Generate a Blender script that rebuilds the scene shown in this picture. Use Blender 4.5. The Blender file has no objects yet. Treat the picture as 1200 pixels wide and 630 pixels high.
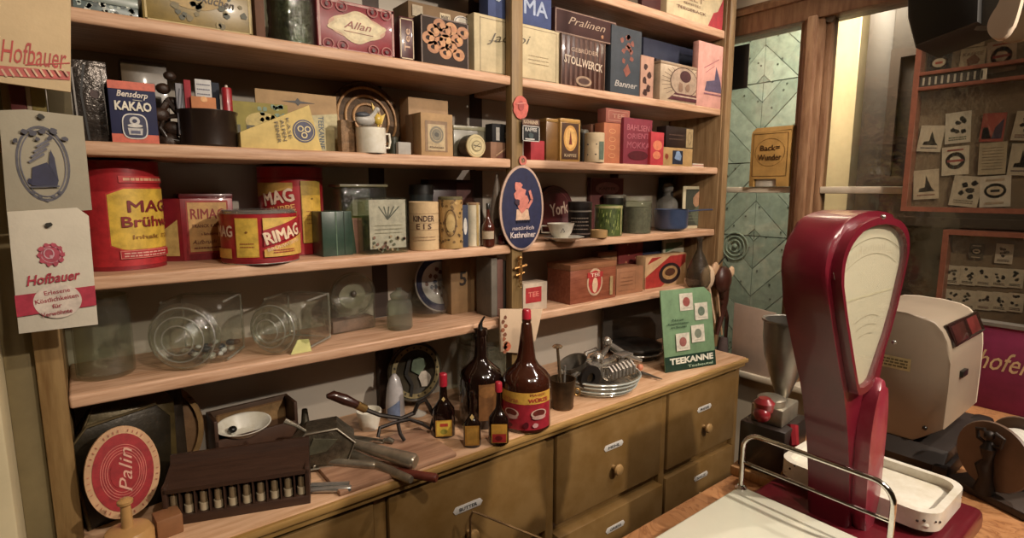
import bpy, bmesh, math, random
from mathutils import Vector, Matrix
random.seed(7)
H = 1.62                      # camera height above the floor
SC = bpy.context.scene
COL = SC.collection
PI = math.pi
# ---------------------------------------------------------------- camera, world, lights
cd = bpy.data.cameras.new('camera'); cam = bpy.data.objects.new('camera', cd); COL.objects.link(cam)
cd.sensor_width = 36; cd.lens = 650/1200*36; cd.clip_start = .02
cam.location = (0, 0, H); PITCH = math.atan(93/650); HEAD = math.radians(38)
cam.rotation_euler = (PI/2-PITCH, 0, -HEAD)
SC.camera = cam
w = bpy.data.worlds.new('world'); SC.world = w; w.use_nodes = True
w.node_tree.nodes['Background'].inputs[0].default_value = (1.0, .86, .72, 1)
w.node_tree.nodes['Background'].inputs[1].default_value = .06
SC.view_settings.view_transform = 'Standard'; SC.view_settings.look = 'None'
SC.view_settings.gamma = 1; SC.view_settings.use_curve_mapping = False
SC.view_settings.exposure = 1.1
def spot(name, loc, target, power, color, angle=80, size=.03, blend=.5):
    l = bpy.data.lights.new(name, 'SPOT'); l.energy = power; l.color = color
    l.spot_size = math.radians(angle); l.spot_blend = blend; l.shadow_soft_size = size
    o = bpy.data.objects.new(name, l); COL.objects.link(o); o.location = loc
    o.rotation_euler = (Vector(target)-Vector(loc)).to_track_quat('-Z', 'Y').to_euler()
    return o
def area(name, loc, target, power, color, sx, sy):
    l = bpy.data.lights.new(name, 'AREA'); l.energy = power; l.color = color; l.shape = 'RECTANGLE'; l.size = sx; l.size_y = sy
    o = bpy.data.objects.new(name, l); COL.objects.link(o); o.location = loc
    o.rotation_euler = (Vector(target)-Vector(loc)).to_track_quat('-Z', 'Y').to_euler()
    return o
spot('ceiling_spot_main', (1.45, -1.0, H+.98), (1.0, 1.4, H-.5), 84, (1, .86, .71), 85)
spot('ceiling_spot_left', (.35, -.35, H+1.0), (.3, 1.5, H-.1), 26, (1, .85, .68), 95)
spot('ceiling_spot_right', (1.95, .35, H+1.0), (1.75, 1.5, H-.2), 24, (1, .84, .73), 95)
spot('ceiling_spot_counter', (1.95, -.35, H+1.0), (1.2, .35, H-.6), 24, (1, .88, .76), 75)
area('ceiling_fill', (1.0, -.4, H+1.03), (1.1, .9, H-.6), 4.5, (1, .87, .74), 1.6, 1.0)  # soft ambient fill added under the ceiling, not a fixture
area('hall_light', (2.72, 1.2, H+1.05), (3.2, 1.6, H-.2), 26, (1, .95, .86), .3, .8)
# ---------------------------------------------------------------- pixel <-> place maths
CP, SP = math.cos(PITCH), math.sin(PITCH)
FX, FY = math.sin(HEAD), math.cos(HEAD)
def ray(px, py):
    u, v = px-600, 315-py
    h = 650*CP+v*SP; z = -650*SP+v*CP
    return Vector((h*FX+u*FY, h*FY-u*FX, z))
def P(px, py, X=None, Y=None, Z=None):
    d = ray(px, py)
    t = X/d.x if X is not None else (Y/d.y if Y is not None else (Z-H)/d.z)
    return Vector((d.x*t, d.y*t, H+d.z*t))
def proj(p):
    z = p[2]-H; f = p[0]*FX+p[1]*FY; r = p[0]*FY-p[1]*FX
    D = f*CP-z*SP; up = f*SP+z*CP
    return 600+650*r/D, 315-650*up/D, D
def bis(fn, a, b):
    for _ in range(40):
        m = (a+b)/2
        if (fn(m) > 0) == (fn(b) > 0): b = m
        else: a = m
    return (a+b)/2
def fit(pl, pr, top, z, y=None, rz=0, bot=None):
    "left front bottom corner, width and height of a box seen between two columns"
    if y is None: c = P(pl, bot, Z=z); x, y = c.x, c.y
    else:
        x = 0
        x = bis(lambda x: proj((x, y, z))[0]-pl, -2, 6)
    w = bis(lambda s: proj((x+s*math.cos(rz), y+s*math.sin(rz), z))[0]-pr, .001, 2.5)
    h = bis(lambda s: top-proj((x, y, z+s))[1], .001, 2)
    return Vector((x, y, z)), w, h
def fitc(pl, pr, top, z, y=None, bot=None):
    "centre, radius, height of an upright round thing"
    m = (pl+pr)/2; r = .03
    for _ in range(12):
        if y is not None: x = bis(lambda x: proj((x, y, z))[0]-m, -2, 6); c = Vector((x, y, z))
        else:
            c = P(m, bot, Z=z); d = Vector((c.x, c.y, 0)).normalized(); c = c+d*r
        r = (pr-pl)/2*proj(c)[2]/650*.97
    h = bis(lambda s: top-proj((c.x, c.y, z+s))[1], .001, 2)
    return c, r, h
# ---------------------------------------------------------------- materials
def lin(c):
    if isinstance(c, str): c = [int(c[i:i+2], 16)/255 for i in (0, 2, 4)]
    return tuple((x/12.92 if x <= .04045 else ((x+.055)/1.055)**2.4) for x in c)+(1,)
MC = {}
def mat(hexc, rough=.55, metal=0, var=.12, scale=30, bump=.05, coat=0, stretch=None, dark=None, key=''):
    k = (hexc, rough, metal, var, scale, bump, coat, stretch, dark, key)
    if k in MC: return MC[k]
    m = bpy.data.materials.new('mat_'+hexc+key); m.use_nodes = True; nt = m.node_tree; n = nt.nodes; L = nt.links
    b = n['Principled BSDF']; b.inputs['Roughness'].default_value = rough; b.inputs['Metallic'].default_value = metal
    b.inputs['Coat Weight'].default_value = coat; b.inputs['Coat Roughness'].default_value = .08
    c = lin(hexc); g_ = .3*c[0]+.59*c[1]+.11*c[2]; c = tuple(x*.9+g_*.1 for x in c[:3])+(1,)
    tc = n.new('ShaderNodeTexCoord'); mp = n.new('ShaderNodeMapping'); L.new(tc.outputs['Object'], mp.inputs[0])
    if stretch: mp.inputs['Scale'].default_value = stretch
    no = n.new('ShaderNodeTexNoise'); no.inputs['Scale'].default_value = scale; no.inputs['Detail'].default_value = 5
    no.inputs['Roughness'].default_value = .65; L.new(mp.outputs[0], no.inputs[0])
    cr = n.new('ShaderNodeValToRGB'); L.new(no.outputs[0], cr.inputs[0])
    d = lin(dark) if dark else tuple(x*(1-2.2*var) if var < .4 else x*.2 for x in c[:3])+(1,)
    cr.color_ramp.elements[0].position = .3; cr.color_ramp.elements[1].position = .62
    cr.color_ramp.elements[0].color = d; cr.color_ramp.elements[1].color = c
    L.new(cr.outputs[0], b.inputs['Base Color'])
    if bump:
        bp = n.new('ShaderNodeBump'); bp.inputs['Strength'].default_value = bump; bp.inputs['Distance'].default_value = .01
        L.new(no.outputs[0], bp.inputs['Height']); L.new(bp.outputs[0], b.inputs['Normal'])
    MC[k] = m; return m
def glass(hexc, gloss=.9, rough=.03, key='', tint=None, dirt_gleam=.015, base=.06, bump=.25):
    k = ('glass', hexc, gloss, rough, key)
    if k in MC: return MC[k]
    m = bpy.data.materials.new('glass_'+hexc); m.use_nodes = True; nt = m.node_tree; n = nt.nodes; L = nt.links
    n.remove(n['Principled BSDF']); out = n['Material Output']
    tr = n.new('ShaderNodeBsdfTransparent'); tr.inputs[0].default_value = lin(hexc)
    gl = n.new('ShaderNodeBsdfGlossy'); gl.inputs['Roughness'].default_value = rough; gl.inputs[0].default_value = (gloss, gloss, gloss, 1)
    lw = n.new('ShaderNodeLayerWeight'); lw.inputs[0].default_value = .5
    no = n.new('ShaderNodeTexNoise'); no.inputs['Scale'].default_value = 18
    bp = n.new('ShaderNodeBump'); bp.inputs['Strength'].default_value = bump; bp.inputs['Distance'].default_value = .01
    L.new(no.outputs[0], bp.inputs['Height'])
    for x in (gl, lw): L.new(bp.outputs[0], x.inputs['Normal'])
    mx = n.new('ShaderNodeMixShader'); pw = n.new('ShaderNodeMath'); pw.operation = 'POWER'; pw.inputs[1].default_value = 3.5; L.new(lw.outputs['Facing'], pw.inputs[0]); ma = n.new('ShaderNodeMath'); ma.operation = 'MULTIPLY_ADD'; ma.inputs[1].default_value = .6; ma.inputs[2].default_value = base; L.new(pw.outputs[0], ma.inputs[0]); L.new(ma.outputs[0], mx.inputs[0]); L.new(tr.outputs[0], mx.inputs[1]); L.new(gl.outputs[0], mx.inputs[2])
    df = n.new('ShaderNodeBsdfDiffuse'); df.inputs[0].default_value = (.5, .48, .42, 1)
    m2 = n.new('ShaderNodeMixShader'); m2.inputs[0].default_value = dirt_gleam; L.new(mx.outputs[0], m2.inputs[1]); L.new(df.outputs[0], m2.inputs[2])
    L.new(m2.outputs[0], out.inputs[0]); MC[k] = m; return m
def ink(h): return mat(h, .5, 0, .17, 45, 0, key='ink')
def paper(h, **k): return mat(h, .75, 0, .14, 16, .06, **k)
def tin(h, **k): return mat(h, .36, 0, .17, 18, .04, coat=.2, **k)
def metalm(h, rough=.25, metal=.72, **k): return mat(h, rough, metal, .2, 20, .05, **k)
WOODS = mat('d0a684', .5, 0, .18, 6, .08, stretch=(1, 14, 14), dark='a67c5c', key='shelf')
WOODG = mat('8c7040', .55, 0, .15, 5, .05, stretch=(12, 12, 1), dark='6a5230', key='post')
WOODD = mat('6b4630', .5, 0, .2, 6, .08, stretch=(1, 10, 10), dark='3c2418', key='dk')
WOODL = mat('c89a64', .5, 0, .2, 8, .05, stretch=(8, 8, 1.5), dark='9a6c3c', key='lt')
OLIVE = mat('856636', .42, 0, .1, 9, .04, coat=.1, dark='73562c', key='olive')
GLASS = glass('f2f4ee', base=.12, dirt_gleam=.03, rough=.06); GLASSR = glass('e0e6dc', key='rim', base=.3, rough=.12, dirt_gleam=.28); GLASSG = glass('e8eee0', key='g'); GLASSB = glass('7a3a18', key='b', dirt_gleam=.02)  # rim glass: strong pale diffuse share paints highlights on the jar rings
STEEL = metalm('b8b4ac', .22); CHROME = metalm('e8e6e2', .1, metal=1); BRASS = metalm('b08a48', .35); IRON = metalm('3a3430', .5); OLDT = metalm('a49c8a', .38)
BLACK = mat('15120f', .4, 0, .1, 20, .02, coat=.2)
# ---------------------------------------------------------------- mesh builder
class MB:
    def __init__(s): s.bm = bmesh.new(); s.mats = []; s.cur = 0; s.M = Matrix()
    def use(s, m):
        if m not in s.mats: s.mats.append(m)
        s.cur = s.mats.index(m); return s
    def face(s, vs):
        try: f = s.bm.faces.new(vs); f.material_index = s.cur; return f
        except ValueError: return None
    def v(s, p): return s.bm.verts.new(s.M @ Vector(p))
    def box(s, x0, x1, y0, y1, z0, z1, bev=0, seg=2):
        vs = [s.v((x, y, z)) for x in (x0, x1) for y in (y0, y1) for z in (z0, z1)]
        fs = [s.face([vs[i] for i in q]) for q in ((0, 1, 3, 2), (4, 6, 7, 5), (0, 4, 5, 1), (2, 3, 7, 6), (0, 2, 6, 4), (1, 5, 7, 3))]
        if bev:
            es = list({e for f in fs for e in f.edges})
            r = bmesh.ops.bevel(s.bm, geom=es, offset=bev, segments=seg, profile=.5, affect='EDGES')
            for f in r['faces']: f.material_index = s.cur
        return s
    def lathe(s, prof, seg=28, c=(0, 0, 0), axis='z', sx=1, sy=1):
        rings = []
        for r, z in prof:
            if r < 1e-6: rings.append([s.v(s._ax(c, 0, 0, z, axis))])
            else: rings.append([s.v(s._ax(c, r*sx*math.cos(2*PI*i/seg), r*sy*math.sin(2*PI*i/seg), z, axis)) for i in range(seg)])
        for a, b in zip(rings, rings[1:]):
            for i in range(seg):
                j = (i+1) % seg
                if len(a) == 1 and len(b) == 1: continue
                if len(a) == 1: s.face([a[0], b[i], b[j]])
                elif len(b) == 1: s.face([a[i], a[j], b[0]])
                else: s.face([a[i], a[j], b[j], b[i]])
        return s
    def _ax(s, c, a, b, z, axis):
        if axis == 'z': q = (a, b, z)
        elif axis == 'y': q = (a, z, b)
        else: q = (z, a, b)
        return (c[0]+q[0], c[1]+q[1], c[2]+q[2])
    def tube(s, pts, r, seg=8, closed=False):
        pts = [Vector(p) for p in pts]; n = len(pts); rs = r if isinstance(r, (list, tuple)) else [r]*n
        rings = []; up = None
        for i, p in enumerate(pts):
            if closed: t = pts[(i+1) % n]-pts[i-1]
            else: t = pts[min(i+1, n-1)]-pts[max(i-1, 0)]
            if t.length < 1e-9: t = Vector((0, 0, 1))
            t.normalize()
            if up is None: up = t.orthogonal()
            up = (up-t*up.dot(t))
            if up.length < 1e-6: up = t.orthogonal()
            up.normalize(); sd = t.cross(up)
            rings.append([s.v(p+(up*math.cos(2*PI*k/seg)+sd*math.sin(2*PI*k/seg))*rs[i]) for k in range(seg)])
        m = n if closed else n-1
        for i in range(m):
            a, b = rings[i], rings[(i+1) % n]
            for k in range(seg): s.face([a[k], a[(k+1) % seg], b[(k+1) % seg], b[k]])
        if not closed: s.face(rings[0][::-1]); s.face(rings[-1])
        return s
    def prism(s, poly, y0, y1, axis='y', bev=0):
        def q(a, b, d): return (a, d, b) if axis == 'y' else ((a, b, d) if axis == 'z' else (d, a, b))
        A = [s.v(q(a, b, y0)) for a, b in poly]; B = [s.v(q(a, b, y1)) for a, b in poly]
        fs = [s.face(A), s.face(B[::-1])]
        for i in range(len(poly)): j = (i+1) % len(poly); fs.append(s.face([A[i], B[i], B[j], A[j]]))
        if bev:
            es = [e for f in fs[:2] if f for e in f.edges]
            r = bmesh.ops.bevel(s.bm, geom=es, offset=bev, segments=2, profile=.5, affect='EDGES')
            for f in r['faces']: f.material_index = s.cur
        return s
    def ring(s, outer, inner, y0, y1, axis='y'):
        def q(a, b, d): return (a, d, b) if axis == 'y' else ((a, b, d) if axis == 'z' else (d, a, b))
        V = [[s.v(q(a, b, d)) for a, b in pl] for pl in (outer, inner) for d in (y0, y1)]
        n = len(outer)
        for i in range(n):
            j = (i+1) % n
            s.face([V[0][i], V[0][j], V[2][j], V[2][i]]); s.face([V[1][i], V[3][i], V[3][j], V[1][j]])
            s.face([V[0][i], V[1][i], V[1][j], V[0][j]]); s.face([V[2][i], V[2][j], V[3][j], V[3][i]])
        return s
    def ball(s, c, r, sx=1, sy=1, sz=1, seg=16):
        pr = [(r*math.sin(PI*i/10), -r*math.cos(PI*i/10)) for i in range(11)]; pr[0] = (0, -r); pr[-1] = (0, r)
        return s.lathe([(a, b*sz) for a, b in pr], seg, c, 'z', sx, sy)
    def build(s, name, m=None, parent=None, loc=None, rot=None, jit=0):
        if jit:
            for v in s.bm.verts: v.co += Vector((random.uniform(-jit, jit), random.uniform(-jit, jit), random.uniform(-jit, jit)))
        bmesh.ops.recalc_face_normals(s.bm, faces=s.bm.faces)
        me = bpy.data.meshes.new(name); s.bm.to_mesh(me); s.bm.free()
        for x in (s.mats or [m]): me.materials.append(x)
        me.shade_smooth(); me.set_sharp_from_angle(angle=math.radians(38))
        o = bpy.data.objects.new(name, me); COL.objects.link(o)
        if parent: o.parent = parent
        if loc is not None: o.location = loc
        if rot is not None: o.rotation_euler = rot
        return o
def tag(o, label, cat, group=None):
    o['label'] = label; o['category'] = cat
    if group: o['group'] = group
    return o
def thing(name, label, cat, loc=(0, 0, 0), rz=0, group=None, rot=None):
    o = bpy.data.objects.new(name, None); COL.objects.link(o); o.empty_display_size = .05
    o.location = loc; o.rotation_euler = rot or (0, 0, rz); return tag(o, label, cat, group)
def struct(name, mb, m=None): o = mb.build(name, m); o['kind'] = 'structure'; return o
def circ(cx, cz, rx, rz=None, n=32, a0=0, a1=2*PI):
    rz = rz or rx; k = n if abs(a1-a0-2*PI) < 1e-6 else n-1
    return [(cx+rx*math.cos(a0+(a1-a0)*i/k), cz+rz*math.sin(a0+(a1-a0)*i/k)) for i in range(n)]
# ---------------------------------------------------------------- printed decoration (lettering, panels) laid on a flat or round face
TX = {}
def textmesh(t, bold, shear, fine=False):
    k = (t, bold, shear, fine)
    if k in TX: return TX[k]
    cu = bpy.data.curves.new('t', 'FONT'); cu.body = t; cu.size = 1; cu.offset = bold; cu.shear = shear; cu.resolution_u = 2
    cu.align_x = 'CENTER'
    o = bpy.data.objects.new('t', cu); COL.objects.link(o)
    dg = bpy.context.evaluated_depsgraph_get(); me = bpy.data.meshes.new_from_object(o.evaluated_get(dg))
    b_ = bmesh.new(); b_.from_mesh(me); bmesh.ops.triangulate(b_, faces=b_.faces)
    for _ in range(3 if fine else 0): bmesh.ops.subdivide_edges(b_, edges=[e for e in b_.edges if e.calc_length() > .16], cuts=1); bmesh.ops.triangulate(b_, faces=b_.faces)
    b_.to_mesh(me); b_.free()
    vs = [(v.co.x, v.co.y) for v in me.vertices]; fs = [tuple(p.vertices) for p in me.polygons]
    bpy.data.objects.remove(o); bpy.data.curves.remove(cu); bpy.data.meshes.remove(me)
    if vs:
        x0 = min(v[0] for v in vs); x1 = max(v[0] for v in vs); y0 = min(v[1] for v in vs); y1 = max(v[1] for v in vs)
        vs = [((x-(x0+x1)/2)/(x1-x0), (y-(y0+y1)/2)/(y1-y0)) for x, y in vs]
    TX[k] = (vs, fs); return TX[k]
class Deco:
    def __init__(s, R=None, eps=.0005): s.mb = MB(); s.R = R; s.L = 1; s.eps = eps
    def pt(s, u, v):
        e = s.eps*s.L
        if s.R is None: return (u, -e, v)
        a = u/s.R; r = s.R+e; return (r*math.sin(a), -r*math.cos(a), v)
    def poly(s, pts, c):
        s.mb.use(ink(c) if isinstance(c, str) else c); s.L += 1; s.mb.face([s.mb.v(s.pt(*p)) for p in pts]); return s
    def cols(s, us, f, c):
        s.mb.use(ink(c) if isinstance(c, str) else c); s.L += 1; prev = None
        for u in us:
            a, b = f(u); cur = (s.mb.v(s.pt(u, a)), s.mb.v(s.pt(u, b)))
            if prev: s.mb.face([prev[0], cur[0], cur[1], prev[1]])
            prev = cur
        return s
    def rect(s, u0, v0, u1, v1, c, sl=0):
        n = 1 if s.R is None else max(2, int(abs(u1-u0)/s.R*8))
        return s.cols([u0+(u1-u0)*i/n for i in range(n+1)], lambda u: (v0+sl*(u-u0), v1+sl*(u-u0)), c)
    def frame(s, u0, v0, u1, v1, t, c):
        s.rect(u0, v0, u1, v0+t, c); s.L -= 1; s.rect(u0, v1-t, u1, v1, c); s.L -= 1
        s.rect(u0, v0, u0+t, v1, c); s.L -= 1; return s.rect(u1-t, v0, u1, v1, c)
    def oval(s, cu, cv, ru, rv, c):
        n = 24; us = [cu-ru*math.cos(PI*i/n) for i in range(n+1)]
        def f(u):
            q = rv*math.sqrt(max(1e-6, 1-((u-cu)/ru)**2)); return cv-q, cv+q
        return s.cols(us, f, c)
    def oring(s, cu, cv, ru, rv, t, c, n=36):
        s.mb.use(ink(c)); s.L += 1
        A = [s.mb.v(s.pt(cu+ru*math.cos(2*PI*i/n), cv+rv*math.sin(2*PI*i/n))) for i in range(n)]
        B = [s.mb.v(s.pt(cu+(ru-t)*math.cos(2*PI*i/n), cv+(rv-t)*math.sin(2*PI*i/n))) for i in range(n)]
        for i in range(n): j = (i+1) % n; s.mb.face([A[i], A[j], B[j], B[i]])
        return s
    def line(s, pts, t, c):
        s.mb.use(ink(c)); s.L += 1
        for (a, b), (e, f) in zip(pts, pts[1:]):
            d = Vector((e-a, f-b)); 
            if d.length < 1e-7: continue
            n = Vector((-d.y, d.x)).normalized()*t/2
            s.mb.face([s.mb.v(s.pt(*q)) for q in ((a-n.x, b-n.y), (e-n.x, f-n.y), (e+n.x, f+n.y), (a+n.x, b+n.y))])
        return s
    def text(s, t, cu, cv, w, h, c, bold=.015, shear=0, rot=0):
        if 'M' in t and bold > .004:
            q = bold*h*1.3
            for dx, dy in ((-q, 0), (q, 0), (0, q*.8), (0, -q*.8)): s.text(t, cu+dx, cv+dy, w, h, c, 0, shear, rot); s.L -= .7
            s.L += 1; return s
        vs, fs = textmesh(t, bold, shear, s.R is not None); s.mb.use(ink(c)); s.L += 1
        cr, sr = math.cos(rot), math.sin(rot)
        V = [s.mb.v(s.pt(cu+x*w*cr-y*h*sr, cv+x*w*sr+y*h*cr)) for x, y in vs]
        for f in fs: s.mb.face([V[i] for i in f])
        return s
    def blob(s, cu, cv, r, c, n=9, sq=1):
        return s.poly([(cu+r*random.uniform(.6, 1.1)*math.cos(2*PI*i/n), cv+sq*r*random.uniform(.6, 1.1)*math.sin(2*PI*i/n)) for i in range(n)], c)
    def scribble(s, u0, v0, u1, v1, c, rows=3, t=.0012):
        "illegible small print"
        for k in range(rows):
            v = v1-(k+.5)*(v1-v0)/rows; a = u0; s.mb.use(ink(c)); s.L += (1 if k == 0 else 0)
            while a < u1:
                b = min(u1, a+random.uniform(.03, .12)*(u1-u0)+.001)
                s.mb.face([s.mb.v(s.pt(*q)) for q in ((a, v-t), (b, v-t), (b, v+t), (a, v+t))]); a = b+.012*(u1-u0)+.0006
        return s
    def build(s, parent, name='printed_label', loc=(0, 0, 0), rot=(0, 0, 0)):
        me_o = s.mb.build(name, None, parent, loc, rot); return me_o
# ---------------------------------------------------------------- common things
def boxy(name, label, pl, pr, top, z, col, depth=.06, y=None, rz=0, bot=None, deco=None, kind='paper', lid=None, group=None, bev=.0015, body='carton', hh=None, tilt=0):
    cat = name.split('_')[-1]; c, w, h = fit(pl, pr, top, z, y, rz, bot)
    if hh: h = hh
    t = thing(name, label, cat, c, 0, group, rot=(tilt, 0, rz))
    m = {'paper': paper, 'tin': tin}[kind](col) if isinstance(col, str) else col
    hb = h-(lid[0] if lid else 0)
    MB().box(0, w, 0, depth, 0, hb, bev).build(body, m, t)
    if lid:
        lm = ({'paper': paper, 'tin': tin}[kind](lid[1]) if isinstance(lid[1], str) else lid[1])
        MB().box(-.0012, w+.0012, -.0012, depth+.0012, hb, h, .002).build('lid', lm, t)
    if deco:
        d = Deco(); deco(d, w, h); d.build(t)
    return t, w, h
def roundy(name, label, pl, pr, top, z, col, y=None, bot=None, deco=None, face=0, prof=None, kind='tin', lid=None, group=None, body='can', rimcol=None):
    cat = name.split('_')[-1]; c, r, h = fitc(pl, pr, top, z, y, bot)
    vd = math.atan2(c.x, c.y)
    t = thing(name, label, cat, c, -vd+face, group)
    m = {'paper': paper, 'tin': tin}[kind](col) if isinstance(col, str) else col
    if prof: MB().lathe([(a*r, b*h) for a, b in prof], 40).build(body, m, t)
    else:
        hb = h-(lid[0] if lid else 0)
        e = .002
        MB().lathe([(0, 0), (r-e, 0), (r, e), (r, hb-e), (r-e, hb), (r-e*2, hb-e), (0, hb-e)], 44).build(body, m, t)
        if rimcol:
            for zz in (.0015, hb-.0015):
                MB().tube([(r*math.cos(2*PI*i/36), r*math.sin(2*PI*i/36), zz) for i in range(36)], .0016, 6, True).build('rim', rimcol, t)
    if lid:
        lr = r*(lid[2] if len(lid) > 2 else 1.03)
        hb = h-lid[0]
        lm = ({'paper': paper, 'tin': tin}[kind](lid[1]) if isinstance(lid[1], str) else lid[1])
        MB().lathe([(0, hb-.002), (lr, hb-.002), (lr, h-.003), (lr-.003, h), (0, h)], 40).build('lid', lm, t)
    if deco:
        d = Deco(r); deco(d, r, h); d.build(t)
    return t, r, h
# ================================================================ THE ROOM
S0, S1, S2, S3, S4, WT, CT = H+.70, H+.362, H+.10, H-.183, H-.432, H-.75, H-.65
YF, YB = 1.46, 1.745          # shelf front, wall
PLASTER = mat('b3aa9c', .8, 0, .05, 4, .06, key='pl'); 
struct('floor', MB().box(-1.5, 4, -2.6, 2.2, -.05, 0), mat('6e4a30', .5, 0, .2, 4, .05, stretch=(1, 10, 1), key='fl'))
struct('ceiling', MB().box(-1.5, 4, -2.6, 2.2, H+1.1, H+1.15), mat('cfc3ad', .8, key='ce'))
struct('wall_back', MB().box(-1.5, 2.45, YB, YB+.08, 0, H+1.1), PLASTER)
struct('wall_front', MB().box(-1.5, 4, -2.6, -2.52, 0, H+1.1), mat('9a8c74', .8, key='wf'))
struct('wall_left', MB().box(-1.5, -1.42, -2.6, 2.2, 0, H+1.1), mat('9a8c74', .8, key='wl'))
# window wall, one plane at x = 2.45
XW = 2.45; SIL = H-.84; WTOP = H+.735
wl = mat('d6c6aa', .75, 0, .06, 5, .05, key='ww')
struct('wall_right', MB().box(XW, XW+.12, -2.6, 2.2, 0, SIL-.03).box(XW, XW+.12, -2.6, 2.2, WTOP, H+1.1).box(XW, XW+.12, 1.60, 2.2, SIL-.03, WTOP).box(XW, XW+.12, -2.6, -.6, SIL-.03, WTOP), wl)
WF = mat('94704e', .45, 0, .12, 6, .05, stretch=(8, 8, 1.2), dark='6e4c34', key='wf2')
struct('trim_1', MB().box(XW-.03, XW+.1, .1, 1.62, WTOP-.05, WTOP+.07, .004).box(XW-.045, XW+.0, .1, 1.62, WTOP+.03, WTOP+.055, .003), WF)
wn = bpy.data.objects.new('window_1', None); COL.objects.link(wn); wn['kind'] = 'structure'; wn.location = (XW, 1.1, SIL)
def sub(o, p): o.parent = p; o.matrix_parent_inverse = Matrix.Translation(p.location).inverted(); return o
bpy.context.view_layer.update()
WHT = mat('d9cdb4', .45, 0, .08, 12, .04, key='wht')
sub(MB().box(XW-.02, XW+.08, 1.075, 1.155, SIL, WTOP-.04, .006).box(XW-.04, XW+.0, 1.095, 1.135, SIL, WTOP-.04, .006).box(XW, XW+.06, 1.052, 1.075, SIL, WTOP-.04, .004)
    .box(XW, XW+.06, 1.56, 1.6, SIL, WTOP-.04, .004).box(XW-.0, XW+.06, 1.155, 1.175, SIL, WTOP-.04, .003).box(XW, XW+.06, -.6, -.55, SIL, WTOP-.04)
    .box(XW-.02, XW+.08, .30, .37, SIL, WTOP-.04, .006).build('window_frame', WF), wn)
RZ = H-.002
sub(MB().box(XW+.0, XW+.05, 1.175, 1.56, RZ-.012, RZ+.014, .004).box(XW, XW+.05, .37, 1.052, RZ-.014, RZ+.014, .004).build('glazing_bar', WHT), wn)
sub(MB().box(XW-.07, XW+.12, -.6, 1.6, SIL-.03, SIL, .006).build('window_sill', WHT), wn)
sub(MB().box(XW+.028, XW+.031, 1.175, 1.56, SIL, WTOP-.04).box(XW+.028, XW+.031, -.5, 1.052, SIL, WTOP-.04).build('pane', glass('f4f2ea', .8, .02, 'pane', dirt_gleam=.015)), wn)
# beyond the glass: green plank door, cream strip of wall, dark panelled door
GRN = [mat(c, .75, 0, .16, 7, .15, stretch=(1, 3, 3), key='g%d' % i) for i, c in enumerate(('a3b4a6', '9aac9e', 'aabaac', '92a496'))]
XG = 3.25
g = thing('plank_door', 'pale green weathered door of nailed diagonal planks seen through the left window pane', 'door', (XG, 1.75, 0))
mb = MB(); y0, y1, ym = -.37, .37, -.02
def plank_half(mb, ya, yb, sgn):
    pw = .135; zz = -.6
    k = 0
    while zz < 2.6:
        # band between two slanted lines clipped to the strip ya..yb
        a = sgn*(yb-ya)
        poly = [(ya, zz+(0 if sgn > 0 else (yb-ya))), (yb, zz+((yb-ya) if sgn > 0 else 0)), (yb, zz+pw-.006+((yb-ya) if sgn > 0 else 0)), (ya, zz+pw-.006+(0 if sgn > 0 else (yb-ya)))]
        mb.use(GRN[k % 4]); mb.prism(poly, -.012-.003*(k % 2), .012, 'x', 0)
        zz += pw*1.0; k += 1
q = (y1-y0)/2
# chevrons turning round every half metre
class Cl: pass
def chevron(zc0, zc1, up):
    pw = .17
    for half in (0, 1):
        ya, yb = (y0, y0+q) if half == 0 else (y0+q, y1)
        s = (1 if half == 0 else -1)*(1 if up else -1); z = zc0-q-.3; k = half
        while z < zc1+q:
            za = z if s > 0 else z+q; zb = z+q if s > 0 else z
            p = [(ya+.002, za), (yb-.002, zb), (yb-.002, zb+pw-.006), (ya+.002, za+pw-.006)]
            # clip to zc0..zc1
            def clip(p, zl, keep_above):
                out = []
                for i in range(len(p)):
                    a, b = p[i-1], p[i]
                    ia = (a[1] >= zl) == keep_above; ib = (b[1] >= zl) == keep_above
                    if ia != ib: t = (zl-a[1])/(b[1]-a[1]); out.append((a[0]+(b[0]-a[0])*t, zl))
                    if ib: out.append(b)
                return out
            p = clip(p, zc0, True)
            if len(p) > 2: p = clip(p, zc1, False)
            if len(p) > 2: mb.use(GRN[(k*7+half) % 4]); mb.prism(p, -.012-.002*(k % 2), .014, 'x')
            z += pw; k += 1
zs = [0, .62, H-.28, H+.16, H+.62, 2.75]
for i in range(len(zs)-1): chevron(zs[i]+.003, zs[i+1]-.003, i % 2 == 0)
mb.build('plank', None, g)
mb = MB()
for i in range(110):
    yy = random.uniform(y0, y1); zz = random.uniform(.5, 2.6); mb.ball((-.0165, yy, zz), .006, .4, 1, 1, 6)
n_ = mb.build('nail', mat('4e5a50', .6, .3), g); n_['kind'] = 'stuff'
MB().box(.02, .05, y0-.03, y1+.03, 0, 2.75).build('backing_board', mat('3c4a40', .8), g)
mb = MB(); rp = P(863, 288, X=XG); ry = rp.y-1.75; rzz = rp.z
for k in range(3):
    r0 = .085-.024*k
    mb.tube([(-.018, ry+r0*math.cos(a/8*PI), rzz+r0*math.sin(a/8*PI)) for a in range(16)], .005, 6, True)
mb.ball((-.018, ry, rzz), .016)
mb.build('door_rosette', GRN[3], g)
a = P(852, 57, X=XW+.02); b = P(876, 103, X=XW+.02)
tag(MB().box(XW+.012, XW+.02, b.y, a.y+.05, b.z, a.z, .001).build('black_card', BLACK), 'small black rectangular card stuck to the window beside the pink bag', 'card')
struct('wall_hall', MB().box(3.22, 3.3, 1.16, 1.36, 0, H+1.1).box(3.0, 3.3, 1.155, 1.16, 0, H+1.1), mat('d8c194', .7, 0, .05, 5, .04, key='hall'))
struct('floor_hall', MB().box(XW+.12, 4, -2.6, 2.2, -.01, 0.002), mat('5a4c3c', .7, key='fh'))
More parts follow.
